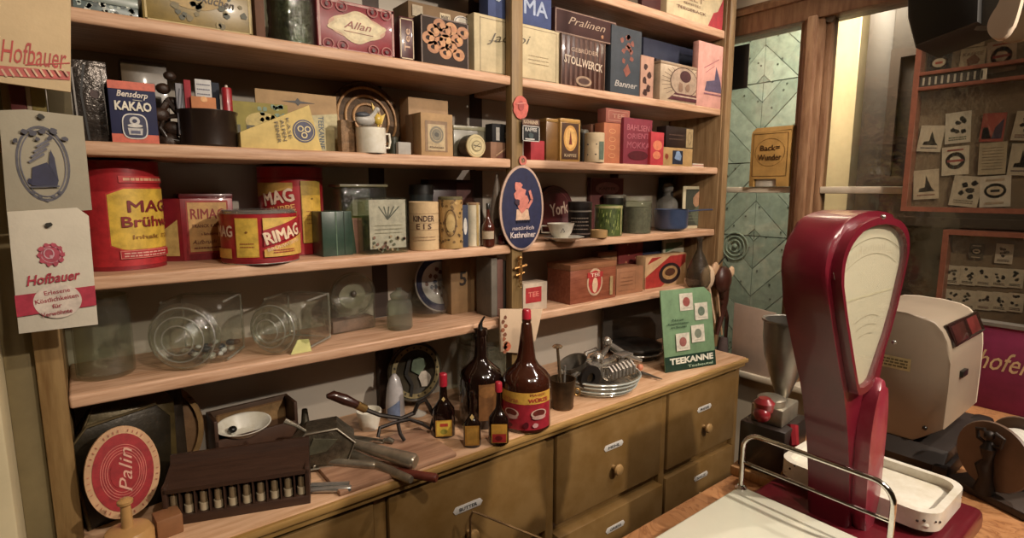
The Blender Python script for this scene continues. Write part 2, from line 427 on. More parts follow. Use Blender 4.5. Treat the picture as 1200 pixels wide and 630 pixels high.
struct('wall_hall_far', MB().box(3.4, 3.46, -2.6, 2.6, 0, H+1.1), mat('6a5a48', .7, key='hf'))
d = bpy.data.objects.new('door_1', None); COL.objects.link(d); d['kind'] = 'structure'; d.location = (2.95, .8, 0); bpy.context.view_layer.update()
DK = mat('40342a', .5, 0, .15, 5, .04, stretch=(6, 6, 1), key='dkd')
sub(MB().box(2.95, 3.0, .0, .2, 0, H+.9).box(2.95, 3.0, 1.0, 1.105, 0, H+.9, .004).box(2.95, 3.0, .3, .42, 0, H+.9, .004).box(2.95, 3.0, .0, 1.0, H+.62, H+.9).box(2.95, 3.0, .0, 1.0, H-.12, H+.02).box(2.98, 3.0, .2, 1.0, 0, H+.9).build('door_leaf', DK), d)
sub(MB().ring([(.42, H+.02), (1.0, H+.02), (1.0, H+.62), (.42, H+.62)], [(.46, H+.06), (.96, H+.06), (.96, H+.58), (.46, H+.58)], 2.935, 2.96, 'x').box(2.965, 2.99, .52, .90, H+.12, H+.52, .01)
    .ring([(.42, H-.9), (1.0, H-.9), (1.0, H-.12), (.42, H-.12)], [(.46, H-.86), (.96, H-.86), (.96, H-.16), (.46, H-.16)], 2.935, 2.96, 'x').build('panel_moulding', mat('46362a', .5)), d)
# a latch arm at the top of the right pane
tag(MB().prism([(0, 0), (.10, .03), (.10, -.03), (.03, -.05)], 0, .01, 'x').build('window_stay', mat('6a5c4a', .5), None, P(985, 8, X=XW-.01)), 'grey metal stay arm at the top of the right window pane', 'window stay')
# left: cream door post with a dark recess
struct('trim_2', MB().box(-.75, -.142, 1.36, 1.50, 0, H+1.1, .006), mat('cdbd94', .6, 0, .06, 6, .04, key='cr'))
struct('trim_3', MB().box(-.142, -.094, 1.47, 1.74, 0, H+1.1, .002), mat('7a6a44', .6, 0, .12, 6, .05, key='ol'))
# ================================================================ SHELVING
def board(nm, lab, x0, x1, z, th=.03, y1=YB-.002, cat='shelf board', grp=None):
    mb = MB().box(x0, x1, YF, y1, z-th, z, .006, 3)
    return tag(mb.build(nm, WOODS), lab, cat, grp)
XM0, XM1, XR = 1.137, 1.183, 2.345
order = {S1: 'second', S2: 'third', S3: 'fourth', S4: 'lowest'}
board('shelf_board', 'topmost light wooden shelf board, cut off by the top of the picture, right bay', XM1, XR, S0, .035)
board('shelf_board', 'topmost wooden shelf board of the left bay above the frame of the picture', -.048, XM0, S0, .035)
for z, nm in ((S1, 'shelf board just under the large biscuit tins'), (S2, 'shelf board carrying the cocoa box and tea boxes'), (S3, 'shelf board carrying the red soup cans and small jars'), (S4, 'lowest shelf board')):
    ext = {S1: ('light wooden shelf board under the red ornate tin, left bay', 'light wooden shelf board under the cream and brown boxes, right bay'),
           S2: ('light wooden shelf board carrying the blue cocoa box, left bay', 'light wooden shelf board carrying the gold tin and striped cup, right bay'),
           S3: ('light wooden shelf board carrying the big red soup cans, left bay', 'light wooden shelf board carrying the cup, green tin and blue pan, right bay'),
           S4: ('lowest light wooden shelf board, carrying the tilted glass jars, left bay', 'lowest light wooden shelf board, carrying the cigar box, right bay')}[z]
    board('shelf_board', ext[0], -.048, XM0, z); board('shelf_board', ext[1], XM1, XR, z)
tag(MB().box(XM0, XM1, YF-.004, YF+.03, WT, H+1.09, .003).build('shelf_post', WOODG), 'olive brown wooden upright in the middle of the shelving, carrying the oval sign', 'shelf post')
tag(MB().box(-.094, -.049, YF-.003, YF+.04, 0, H+1.09, .003).box(-.075, -.049, YF+.02, YB-.003, 0, H+1.09).build('shelf_post', mat('8c6e3e', .5, 0, .15, 5, .05, stretch=(12, 12, 1), dark='6c502c', key='p2')), 'light brown wooden end upright at the left of the shelving', 'shelf post')
tag(MB().box(XR, XR+.03, YF-.003, YB-.003, WT, H+1.09, .003).box(XR+.005, XR+.05, YF-.02, YF+.03, WT, H+1.09, .004).build('shelf_post', mat('93764e', .5, 0, .15, 5, .05, stretch=(12, 12, 1), dark='6c5030', key='p3')), 'wooden side panel closing the right end of the shelving beside the window', 'shelf post')
BP = mat('3a281c', .6, 0, .15, 5, .04, stretch=(12, 12, 1), key='bp')
for x, lab in ((.765, 'dark narrow upright on the back wall of the left bay'), (1.165, 'dark upright on the back wall behind the middle post'), (1.93, 'dark upright on the back wall of the right bay')):
    tag(MB().box(x, x+.055, YB-.03, YB-.001, WT, S4-.032, .002).box(x, x+.055, YB-.002, YB-.001, S4, S0).build('back_batten', BP), lab, 'batten')
# ================================================================ CABINET
wt = MB().box(-.05, 2.33, 1.27, YB-.001, WT-.03, WT, .006).use(WOODS)
wt = MB(); wt.use(mat('dab08a', .45, 0, .16, 5, .06, stretch=(1, 9, 9), dark='b48862', key='wt'))
wt.box(-.05, 2.33, 1.262, YB-.001, WT-.018, WT, .003)
wt.use(mat('b08a4c', .4, 0, .12, 6, .04, stretch=(1, 9, 9), dark='8c6a34', key='wte'))
wt.box(-.05, 2.335, 1.25, 1.275, WT-.022, WT-.004, .004).box(-.05, 2.33, 1.262, 1.29, WT-.042, WT-.022, .004)
tag(wt.build('worktop'), 'long light brown wooden worktop on the olive drawer cabinet under the shelves', 'worktop')
cb = thing('drawer_cabinet', 'long olive brown wooden cabinet of drawers with white name plates along the wall', 'cabinet', (0, 1.29, 0))
mb = MB(); zt = WT-.043; ZR = H-1.135
mb.box(-.05, 2.33, .02, .45, .08, zt-.002)
for x in (-.05, .545, 1.148, 1.755, 2.295): mb.box(x, x+.035, -.002, .03, .06, zt, .003)
mb.box(-.05, 2.33, -.001, .03, zt-.012, zt, .002).box(-.05, 2.33, -.001, .03, .06, .1).box(-.05, 2.33, 0.03, .4, 0, .08)
mb.build('cabinet_body', OLIVE, cb)
names = {1: 'BUTTER', 2: 'MEHL', 3: 'REIS', 12: 'GRIESS', 13: 'SALZ', 0: 'ZUCKER', 10: 'KAFFEE', 11: 'NUDELN'}
bays = [(-.012, .542), (.584, 1.143), (1.188, 1.75), (1.794, 2.29)]
PLATE = mat('d8d4cc', .35, 0, .08, 40, .02, coat=.3)
for row, (za, zb) in enumerate(((ZR+.008, zt-.016), (.115, ZR-.03))):
    for i, (xa, xb) in enumerate(bays):
        yo = -.012 if not (row == 1 and i == 2) else -.03
        dr = MB().box(xa, xb, yo, .02, za, zb-(0 if row == 0 else .0), .004).build('drawer', OLIVE, cb)
        xc = (xa+xb)/2+(-.03 if i == 1 else 0)
        zp = zb-.115 if row == 0 else zb-.07
        pl = Deco(); Wp = .052
        pw = MB().prism([(-Wp, 0), (-Wp+.008, .011), (-Wp+.012, .012), (Wp-.012, .012), (Wp-.008, .011), (Wp, 0), (Wp-.008, -.011), (-Wp+.008, -.011)], -.002, 0, 'y', .0005).build('name_plate', PLATE, dr, (xc, yo, zp))
        t = names.get(row*10+i, 'MEHL'); pl.text({'1': 'NUDELNUDELN'}.get('x', t), 0, 0, .062, .0105, '22242c'); 
        pl.build(pw, 'lettering', (0, -.002, 0))
        MB().lathe([(0, 0), (.009, 0), (.008, .012), (.017, .018), (.021, .027), (.018, .034), (.008, .038), (0, .038)], 20, axis='y').build('knob', mat('a8834c', .4, 0, .15, 30, .03, coat=.2), dr, (xc, yo, zp-.082), (0, 0, PI))
# bent metal rod leaning on a knob
q = [P(551, 640, Y=1.235), P(551, 606, Y=1.235), P(554, 599, Y=1.232), P(560, 601, Y=1.225), P(600, 617, Y=1.17), P(650, 637, Y=1.10)]
tag(MB().tube(q, .0035, 8).build('iron_rod', metalm('8a6a42', .45)), 'thin bent brown metal rod hooked over the knob of the large drawer', 'rod')
# ================================================================ SALES COUNTER
ct = thing('sales_counter', 'wooden sales counter with a burl-grained top in the foreground', 'counter', (1.2, 0, 0))
bm_ = bpy.data.materials.new('burl_wood'); bm_.use_nodes = True; nt = bm_.node_tree; n = nt.nodes; L = nt.links; b = n['Principled BSDF']; b.inputs['Roughness'].default_value = .38
tc = n.new('ShaderNodeTexCoord'); no = n.new('ShaderNodeTexNoise'); no.inputs['Scale'].default_value = 7; no.inputs['Detail'].default_value = 6; no.inputs['Distortion'].default_value = 2.2; L.new(tc.outputs['Object'], no.inputs[0])
mu = n.new('ShaderNodeMath'); mu.operation = 'MULTIPLY'; mu.inputs[1].default_value = 9; L.new(no.outputs[0], mu.inputs[0]); fr = n.new('ShaderNodeMath'); fr.operation = 'FRACT'; L.new(mu.outputs[0], fr.inputs[0])
cr = n.new('ShaderNodeValToRGB'); L.new(fr.outputs[0], cr.inputs[0]); cr.color_ramp.elements[0].color = lin('8a5a38'); cr.color_ramp.elements[1].color = lin('b5845a'); cr.color_ramp.elements[0].position = 0; cr.color_ramp.elements[1].position = .35
e = cr.color_ramp.elements.new(.9); e.color = lin('a8764c'); L.new(cr.outputs[0], b.inputs['Base Color'])
MB().box(-.7, 1.2, -.35, .635, CT-.03, CT, .005).build('counter_top', bm_, ct)
MB().box(-.66, 1.18, -.32, .6, 0, CT-.03, .003).build('counter_body', WOODD, ct)
# ---- the red scale
sc = thing('shop_scale', 'tall dark red fan-headed shop scale with cream dial and white pans', 'scale', (1.0, .37, CT))
RED = mat('680a1f', .33, 0, .08, 8, .02, coat=.25, dark='520818', key='scale')
def Z(z): return z+.65
out = [(0.0, Z(-.60)), (.072, Z(-.60)), (.072, Z(-.45)), (.072, Z(-.36)), (.102, Z(-.26)), (.128, Z(-.14)), (.132, Z(-.10)), (.124, Z(-.075)), (.10, Z(-.052)), (.06, Z(-.038)), (-.015, Z(-.032)), (-.085, Z(-.038)), (-.13, Z(-.054)), (-.156, Z(-.075)), (-.168, Z(-.105)), (-.164, Z(-.135)), (-.10, Z(-.26)), (-.06, Z(-.33)), (-.022, Z(-.44)), (-.0, Z(-.54))]
out = [(x*1.0, z) for x, z in out]
def smooth(poly, it=2):
    for _ in range(it):
        q_ = []
        for i in range(len(poly)):
            a, b = poly[i], poly[(i+1) % len(poly)]
            q_ += [(a[0]*.75+b[0]*.25, a[1]*.75+b[1]*.25), (a[0]*.25+b[0]*.75, a[1]*.25+b[1]*.75)]
        poly = q_
    return poly
so = smooth(out, 1)
MB().prism(so, -.030, .038, 'y', .008).build('casing', RED, sc)
inn = [(.006, Z(-.315)), (.018, Z(-.30)), (.075, Z(-.22)), (.110, Z(-.125)), (.113, Z(-.105)), (.104, Z(-.083)), (.085, Z(-.068)), (.05, Z(-.056)), (-.015, Z(-.050)), (-.075, Z(-.056)), (-.112, Z(-.070)), (-.135, Z(-.090)), (-.143, Z(-.112)), (-.138, Z(-.145)), (-.055, Z(-.30)), (-.04, Z(-.318))]
si = smooth(inn, 1)
def grow(p, k, cx=-.015, cz=Z(-.18)): return [(cx+(x-cx)*k, cz+(z-cz)*k) for x, z in p]
MB().ring(grow(si, 1.07), grow(si, .985), -.044, -.03, 'y').build('dial_bezel', RED, sc)
MB().prism(si, -.034, -.031, 'y').build('dial_plate', mat('e6dfcc', .5, 0, .03, 6, 0, key='dial'), sc)
dd = Deco(); dd.L = 1
for R_, t_, a0_, a1_ in ((.285, .0010, 66, 118), (.26, .0008, 66, 118), (.16, .0008, 72, 112), (.145, .0007, 74, 110), (.13, .0007, 76, 106)):
    dd.line([(-.015+R_*math.cos(math.radians(q)), Z(-.36)+R_*math.sin(math.radians(q))) for q in range(a0_, a1_, 4)], t_, 'a09880'); dd.L -= 1
for q in range(62, 122, 2): dd.line([(-.015+.265*math.cos(math.radians(q)), Z(-.36)+.265*math.sin(math.radians(q))), (-.015+(.274 if q % 10 else .28)*math.cos(math.radians(q)), Z(-.36)+(.274 if q % 10 else .28)*math.sin(math.radians(q)))], .0008, 'a09880'); dd.L -= 1
dd.rect(-.11, Z(-.168), .09, Z(-.165), 'efe8cc')
dd.build(sc, 'dial_scale', (0, -.034, 0))
MB().prism(grow(si, .99), -.040, -.0385, 'y').build('dial_glass', glass('fafaf6', .9, .02, 'dg', dirt_gleam=.03, bump=.02), sc)
for (x, z) in ((-.015, Z(-.042)), (.09, Z(-.26)), (.07, Z(-.40))): MB().ball((x, -.044, z), .004).build('screw', STEEL, sc)
MB().prism(smooth([(.012, Z(-.60)), (.068, Z(-.60)), (.072, Z(-.42)), (.066, Z(-.35)), (.042, Z(-.305)), (.016, Z(-.33)), (-.002, Z(-.39)), (.002, Z(-.47))], 2), -.052, -.03, 'y', .008).build('front_cover', mat('8e3040', .35, 0, .2, 14, .05, coat=.4, dark='7a1026', key='fc'), sc)
MB().box(-.34, .27, -.16, .14, .025, .07, .014, 3).build('base', mat('640a1a', .35, 0, .1, 14, .03, coat=.4), sc)
for x in (-.30, .23):
    for y in (-.12, .1): MB().lathe([(0, 0), (.018, 0), (.015, .026), (0, .026)], 14, (x, y, 0)).build('foot', BLACK, sc)
ENAM = mat('e4e0d2', .3, 0, .05, 25, .02, coat=.5, dark='cfc8b4', key='en')
# near pan : flat opal plate
pan = MB().box(-.335, -.055, -.28, .138, .085, .098, .006, 3).build('flat_pan', mat('dcdcc8', .22, 0, .04, 5, .01, coat=.5), sc)
# far pan : enamelled tray with a raised rim
mb = MB(); mb.box(.072, .235, -.125, .122, .085, .10, .008, 3)
def rrect(x0, x1, y0, y1, r, n=6):
    o = []
    for cx, cy, a in ((x1-r, y1-r, 0), (x0+r, y1-r, PI/2), (x0+r, y0+r, PI), (x1-r, y0+r, 1.5*PI)):
        o += [(cx+r*math.cos(a+i*PI/2/n), cy+r*math.sin(a+i*PI/2/n)) for i in range(n+1)]
    return o
mb.ring(rrect(.068, .245, -.135, .13, .035), rrect(.08, .233, -.123, .118, .028), .083, .116, 'z')
mb.build('enamel_pan', ENAM, sc)
mb = MB()
for i in range(18):
    a = rrect(.068, .245, -.135, .13, .035)[(i*3+1) % 28]; mb.ball((a[0], a[1], .1+random.uniform(-.012, .014)), random.uniform(.001, .0025), 1, 1, 1, 6)
mb.build('enamel_chips', mat('3a2a20', .7), sc)['kind'] = 'stuff'
# chrome rail along the far edge of the flat pan
mb = MB(); xr = -.07; yb_, yf = .128, -.112; zt_ = .085+.125
pts = [(xr, yb_, .098)]+[(xr, yb_, .098+.09*k/3) for k in (1, 2, 3)]
arc = [(xr, yb_-.03+.03*math.cos(a), zt_-.03+.03*math.sin(a)) for a in [i*PI/12 for i in range(7)]]
arc2 = [(xr, yf+.03-.03*math.sin(a), zt_-.03+.03*math.cos(a)) for a in [i*PI/12 for i in range(7)]]
mb.tube([(xr, yb_, .098)]+arc+arc2+[(xr, yf, .098)], .0045, 10)
mb.tube([(xr, yb_, .098+.055), (xr, yf, .098+.055)], .0032, 8)
for y in (yb_, yf): mb.lathe([(0, 0), (.011, 0), (.011, .004), (.006, .008), (0, .008)], 16, (xr, y, .098))
mb.build('guard_rail', CHROME, sc)
# ---- beige second scale housing
dv = thing('projection_scale', 'beige metal counter scale with a small display window on a dark cast base', 'scale', (1.495, .345, CT-.0))
BE = mat('8e7f6b', .4, 0, .05, 8, .02, coat=.15, key='be')
MB().prism([(-.0, 0), (.34, 0), (.35, .055), (.02, .06), (-.01, .03)], -.02, .24, 'y', .006).build('base', mat('332c28', .5, .3, .15, 15, .05), dv)
MB().box(-.02, .12, -.03, .0, .0, .035, .006).build('leveling_foot', IRON, dv); MB().box(.30, .36, -.035, .01, .01, .06, .012).build('leveling_foot', IRON, dv)
# side profile (depth y, height z), extruded along x
prof = smooth([(-.005, .06), (-.005, .25), (.0, .30), (.022, .345), (.06, .363), (.17, .366), (.2, .35), (.215, .29), (.22, .06)], 1)
def shell(xa, xb, pf, nm, m):
    mb = MB()
    mb.prism(pf, xa, xb, 'x', .006); return mb.build(nm, m, dv)
shell(.02, .285, prof, 'housing', BE)
MB().ring([(.345-.02+.0, 0)]*0 or [(p[0], p[1]) for p in prof], [(.107+(p[0]-.107)*.93, .2+(p[1]-.2)*.955) for p in prof], .283, .292, 'x').build('side_trim', mat('c9bba4', .4, 0, .05), dv)
ang = math.atan2(.052, .022)
fw = thing  # keep name
dm = Matrix.Translation((0, .0095, .32)) @ Matrix.Rotation(-(PI/2-ang), 4, 'X')
mb = MB(); mb.M = dm; mb.use(mat('2a1614', .2, 0, .1, coat=.6)); mb.box(.04, .28, -.008, .004, -.026, .026, .003); mb.use(mat('6c2824', .3, 0, .2, coat=.4)); mb.box(.17, .25, -.0092, -.007, -.018, .020, .001); mb.use(mat('4c2420', .25, 0, .2, coat=.6)); mb.box(.05, .14, -.0092, -.007, -.02, .02, .001)
mb.build('display_window', None, dv)
MB().box(.10, .14, -.012, -.003, .215, .23, .001).build('switch', BLACK, dv)
dd = Deco(); dd.rect(0, 0, .10, .03, 'c9bc86'); dd.scribble(.006, .004, .094, .026, '6a603a', 3, .0022)
dd.build(dv, 'type_plate', (.0195, .17, .225), (0, 0, -PI/2))
for y in (.03, .19): MB().ball((.0195, y, .10), .005).build('screw', BLACK, dv)
# ---- wire reel
rl = thing('wire_reel', 'brown reel of white cord with a dark cast figure on its front', 'reel', (P(1156, 588, Z=CT).x+.05, P(1156, 588, Z=CT).y+.0, CT), -1.98)
BR = mat('6e5644', .45, 0, .12, 12, .04, coat=.2)
for y in (-.012, .075): MB().lathe([(0, 0), (.072, 0), (.074, .004), (.072, .008), (0, .008)], 36, (0.01, y-.02, .095), 'y').build('flange', BR, rl)
MB().lathe([(0, 0), (.05, 0), (.052, .04), (.05, .07), (0, .07)], 30, (0.01, -.022, .095), 'y').build('wound_cord', mat('c8c4b8', .7, 0, .2, 60, .3, stretch=(1, 12, 1)), rl)
MB().box(-.065, .10, -.05, .08, 0, .018, .004).box(-.02, .04, .066, .076, 0, .1, .003).build('stand', mat('3a2e26', .5), rl)
mb = MB(); mb.tube([(.01, -.043, .018), (.012, -.045, .05), (.006, -.045, .075), (.012, -.045, .09), (.01, -.045, .115), (.01, -.045, .13)], [.02, .012, .016, .009, .015, .006], 10)
mb.ball((.01, -.046, .143), .010); mb.tube([(.01, -.045, .122), (-.012, -.045, .13), (-.016, -.045, .148), (0, -.046, .152)], .004, 8); mb.tube([(.01, -.045, .122), (.032, -.045, .126), (.036, -.045, .146), (.02, -.046, .152)], .004, 8)
mb.build('cast_figure', IRON, rl)
# ---- purple sign at the back of the counter
a = P(1138, 487, X=2.1); b = P(1215, 395, X=2.1)
ps = thing('advert_panel', 'deep purple velvet panel with gold script standing behind the beige scale', 'sign', (2.1, a.y+.02, CT), -PI/2)
hh = .24
MB().box(0, .42, 0, .03, 0, hh, .002).box(0, .42, .0, .03, hh, hh+.012).build('panel', mat('7a1040', .75, 0, .15, 12, .1, key='pu'), ps)
dd = Deco(); dd.text('hofer', .080, .150, .125, .058, 'c0a070', .005, .4); dd.build(ps, 'lettering')
MB().box(-.01, .44, -.004, .04, hh+.012, hh+.022).build('top_rail', mat('8a8478', .4, .5), ps)
# ================================================================ DISPLAY CASES, LAMP, GRINDER
def cfr(m): return mat(m, .4, 0, .15, 6, .04, stretch=(8, 1.5, 8), coat=.15, key='case')
CW = cfr('7a4630'); CB = mat('7a6850', .8, 0, .08, 60, .08, key='felt')
def case(label, yL, yR, z0, z1, dep=.06, x=2.40, bars=()):
    "frame hanging against the window, facing -X; local u runs towards -Y"
    t = thing('display_case', label, 'display case', (x, yL, z0), -PI/2)
    w = yL-yR; h = z1-z0
    MB().ring([(0, 0), (w, 0), (w, h), (0, h)], [(.016, .016), (w-.016, .016), (w-.016, h-.016), (.016, h-.016)], -dep, 0, 'y').build('frame', CW, t)
    MB().box(.01, w-.01, -.008, 0, .01, h-.01).build('back_panel', CB, t)
    for b in bars: MB().box(.014, w-.014, -dep+.002, -.008, b-z0-.006, b-z0+.006, .001).build('shelf_strip', CW, t)
    MB().box(.012, w-.012, -dep+.006, -dep+.009, .012, h-.012).build('glass_front', glass('f6f4ee', .7, .02, 'case', dirt_gleam=.015), t)
    return t
XC = 2.40
pa = P(1062, 62, X=XC-.06); pb = P(1055, 247, X=XC-.06)
yL = pb.y
upper = case('upper wall display case of orange brown wood with pinned packet labels behind glass', yL, yL-.62, pb.z, H+.53, bars=(H+.395, H+.345))
pc = P(1091, 268, X=XC-.05); pd = P(1095, 373, X=XC-.05)
lower = case('lower wall display case of orange brown wood with two rows of small cards', pd.y, pd.y-.55, pd.z, pc.z)
cards = [ # px l, t, r, b, background, ink colour, art, label
 (1088, 59, 1113, 93, '1c1a1c', 'b04838', 'ring', 'black card with a red ring, top left of the upper display case'),
 (1126, 58, 1152, 90, 'b4a488', '7a5038', 'word', 'tan printed packet right of the black card in the upper display case'),
 (1160, 50, 1190, 87, 'b09880', '9a2c24', 'red', 'tan packet with red oval print in the top row of the upper display case'),
 (1125, 30, 1153, 57, 'b8a88c', '4c4030', 'birds', 'pale card with dark figures above the tan packet, upper display case'),
 (1092, 44, 1116, 57, 'b8a88c', '302a24', 'birds', 'pale card half hidden by the lamp above the black card, upper display case'),
 (1077, 147, 1102, 177, 'c4bca8', '3c3c50', 'ship', 'cream card with a dark ship, second row left of the upper display case'),
 (1111, 133, 1137, 169, 'c8c4b4', '5c6a58', 'birds', 'cream card with a grey-green plant drawing, upper display case'),
 (1151, 133, 1175, 166, 'a8483c', '3c2c4c', 'split', 'red, white and blue card in the second row of the upper display case'),
 (1107, 173, 1135, 206, 'd0c8b4', '9c3838', 'red', 'white card with a round red print in the third row, upper display case'),
 (1150, 168, 1178, 205, 'b8ac90', '8c8068', 'lines', 'beige card of fine print beside the white card with red print, upper display case'),
 (1184, 168, 1208, 205, 'c0b8a4', '443450', 'ship', 'cream card with purple print, third row, cut by the right edge'),
 (1074, 200, 1100, 234, 'c4b8a0', '7a3c34', 'ship', 'cream card with a red-brown house print, bottom left of the upper display case'),
 (1115, 205, 1145, 240, 'c4bca8', '8a8270', 'birds', 'tilted pale card with faint flower drawing, bottom row of the upper display case'),
 (1152, 207, 1184, 243, 'd4d0c4', '1c1c24', 'ring', 'white card with a black oval badge, bottom row of the upper display case'),
 (1188, 130, 1212, 164, 'c0b8a4', '6c4440', 'birds', 'pale card at the right edge, second row of the upper display case')]
def card(l, tp, r, bt, bg, ic, art, lab, x, parent_grp=None, tilt=0):
    a = P(l, tp, X=x); b = P(r, bt, X=x); 
    w = a.y-b.y; h = a.z-P(l, bt, X=x).z
    t = thing('packet_label', lab, 'card', (x, a.y, a.z-h), 0, parent_grp, rot=(0, tilt, -PI/2))
    t.rotation_euler = (0, tilt, -PI/2)
    MB().box(0, w, -.0015, 0, 0, h).build('card', paper(bg), t)
    d = Deco(); d.frame(w*.05, h*.04, w*.95, h*.96, w*.03, ic if art == 'x' else 'd8d0bc')
    if art == 'ring': d.oval(w/2, h*.52, w*.36, h*.24, ic); d.oval(w/2, h*.52, w*.27, h*.15, 'c8bca4'); d.rect(w*.35, h*.48, w*.65, h*.56, ic); d.rect(w*.2, h*.84, w*.8, h*.9, 'b8a890'); d.rect(w*.2, h*.1, w*.8, h*.16, 'b8a890')
    elif art == 'word': d.text('KAFFEE', w/2, h*.78, w*.8, h*.12, ic); d.blob(w/2, h*.55, w*.3, ic); d.text('TEE', w/2, h*.25, w*.7, h*.12, 'a04030')
    elif art == 'red': d.oval(w/2, h*.5, w*.36, h*.3, ic); d.oval(w/2, h*.5, w*.22, h*.16, bg); d.rect(w*.2, h*.46, w*.8, h*.54, ic); d.rect(w*.2, h*.85, w*.8, h*.9, ic)
    elif art == 'birds':
        for k in range(6): d.blob(random.uniform(w*.25, w*.75), random.uniform(h*.3, h*.85), w*.13, ic); d.L -= 1
        d.L += 1; d.scribble(w*.15, h*.08, w*.85, h*.22, ic, 2, h*.02)
    elif art == 'ship': d.poly([(w*.2, h*.25), (w*.85, h*.25), (w*.7, h*.4), (w*.5, h*.8), (w*.45, h*.4), (w*.25, h*.38)], ic); d.scribble(w*.15, h*.1, w*.85, h*.18, ic, 1, h*.02)
    elif art == 'split': d.poly([(w*.08, h*.1), (w*.5, h*.1), (w*.3, h*.5), (w*.08, h*.5)], 'c8c0b0'); d.poly([(w*.5, h*.1), (w*.92, h*.1), (w*.92, h*.8), (w*.6, h*.5)], ic)
    elif art == 'lines': d.scribble(w*.12, h*.12, w*.88, h*.88, ic, 8, h*.012)
    d.build(t); return t
for i, c_ in enumerate(cards): card(*c_, x=XC-.0115-.0004*i, tilt=(.0, .02, -.06, .03, .0, .09, -.06, .04, -.07, -.04, .05, -.08, .10, -.07, .1)[i])
r_, c2_ = 0, 0
for row, (tp, bt) in enumerate(((312, 334), (340, 362))):
    for k in range(5):
        l = 1108+k*18.6; s = k*1.1
        card(l, tp+s-2, l+16, bt+s-2, 'c8c0ac', random.choice(['3c3430', '5a4438', '443c48', '6a3c34']), 'birds',
             'small white card, %s from left in the %s row, lower display case' % (['first', 'second', 'third', 'fourth', 'fifth'][k], ['upper', 'lower'][row]), XC-.0115, 'small cards in the lower display case')
card(1137, 285, 1152, 303, '5a5040', '2c241c', 'ring', 'small dark card at the top of the lower display case', XC-.0115)
card(1168, 285, 1186, 308, 'd0c8b8', '3c2c2c', 'birds', 'small white card at the top right of the lower display case', XC-.0115)
# striped strip between the two rows of the upper case
sp = thing('striped_strip', 'black and white striped paper strip between the shelves of the upper display case', 'paper strip', (XC-.05, yL-.02, H+.352), -PI/2)
MB().box(0, .18, -.002, 0, 0, .034).build('strip', paper('2c2620'), sp)
dd = Deco()
for k in range(10): dd.rect(.006+k*.0175, .004, .012+k*.0175, .03, 'a09884'); dd.L -= 1
dd.rect(.165, .0, .18, .034, 'd8d0b8'); dd.build(sp, 'stripes', (0, -.002, 0))
# black pendant lamp, top right
lp = thing('track_lamp', 'large black lamp shade hanging into the top right corner with pale discs beside it', 'lamp', (1.45, .52, H+.86))
a = P(1062, 20, X=1.35); b = P(1146, 25, X=1.35); c_ = P(1072, 55, X=1.35)
th = [P(x, y, X=1.35) for x, y in ((1061, -60), (1062, 20), (1071, 55), (1147, 26), (1150, -60))]
lp.location = (1.35, a.y, H+.6); lp.rotation_euler = (0, 0, 0)
MB().prism([(p.y-a.y, p.z-H-.6) for p in th], 0, .16, 'x', .01).build('shade', mat('17130f', .5, 0, .1, 8, .02, key='lamp'), lp)
p0 = P(1146, 0, X=1.36); MB().lathe([(0, -.02), (.055, -.02), (.06, 0), (.055, .02), (0, .02)], 30, (.04, P(1160, -8, X=1.36).y-a.y, P(1160, -8, X=1.36).z-H-.6), 'x').build('joint', mat('4c4a46', .5), lp)
MB().tube([(.08, P(1110, 0, X=1.43).y-a.y, .1), (.08, P(1110, 0, X=1.43).y-a.y, .5)], .012, 10).build('stem', BLACK, lp)
q = [P(x, y, X=1.30) for x, y in ((1180, -40), (1173, 0), (1158, 22), (1156, 36), (1163, 46), (1173, 47), (1186, 36), (1197, 0), (1204, -40))]
of = MB().prism(smooth([(p.y, p.z) for p in q], 2), 1.30, 1.32, 'x', .004).build('wooden_paddle', mat('c0ac94', .6, 0, .05, 5, .02, key='pd'))
tag(of, 'pale beige rounded paddle hanging beside the black lamp at the top right corner', 'paddle')
q = [P(x, y, X=1.38) for x, y in ((1196, -40), (1186, 20), (1170, 42), (1176, 52), (1230, 40), (1230, -40))]
of = MB().prism(smooth([(p.y, p.z) for p in q], 1), 1.38, 1.395, 'x', .004).build('wooden_paddle', mat('8c7658', .6, 0, .05, 5, .02, key='pe'))
tag(of, 'tan wooden paddle half hidden behind the pale one in the top right corner', 'paddle')
# coffee grinder on the counter behind the red scale
gr = thing('coffee_grinder', 'old hand coffee grinder with grey metal hopper behind the red scale', 'coffee grinder', (P(896, 552, Z=CT).x, .585, CT), .1)
MB().box(-.07, .10, -.06, .06, 0, .022, .004).build('base', WOODL, gr)
MB().box(-.055, .08, -.05, .05, .022, .13, .004).build('box', mat('2a211c', .35, 0, .1, coat=.3), gr)
MB().tube([(-.07, -.058, .045), (.05, -.06, .05)], .007, 8).build('handle', WOODL, gr)
mb = MB(); mb.tube([(-.0, -.045, .13), (-.02, -.055, .10), (.01, -.06, .06), (.05, -.06, .03)], .012, 8); mb.lathe([(0, 0), (.018, .0), (.022, .02), (.012, .03), (0, .03)], 18, (-.05, 0, .165)); mb.ball((-.06, -.0, .16), .018)
mb.build('crank', mat('8c1420', .3, 0, .1, coat=.5), gr)
MB().box(-.035, .06, -.035, .035, .13, .17, .004).lathe([(0, .17), (.03, .17), (.03, .185), (.02, .19), (0, .19)], 20, (-.01, 0, 0)).build('mill_head', OLDT, gr)
MB().lathe([(.012, .17), (.02, .19), (.03, .22), (.045, .27), (.049, .31), (.05, .35), (.054, .352), (.053, .356), (.047, .354), (.046, .31), (.04, .27), (.018, .20)], 30, (.052, 0, 0)).build('hopper', mat('8a857c', .35, .85, .12, 12, .04), gr)
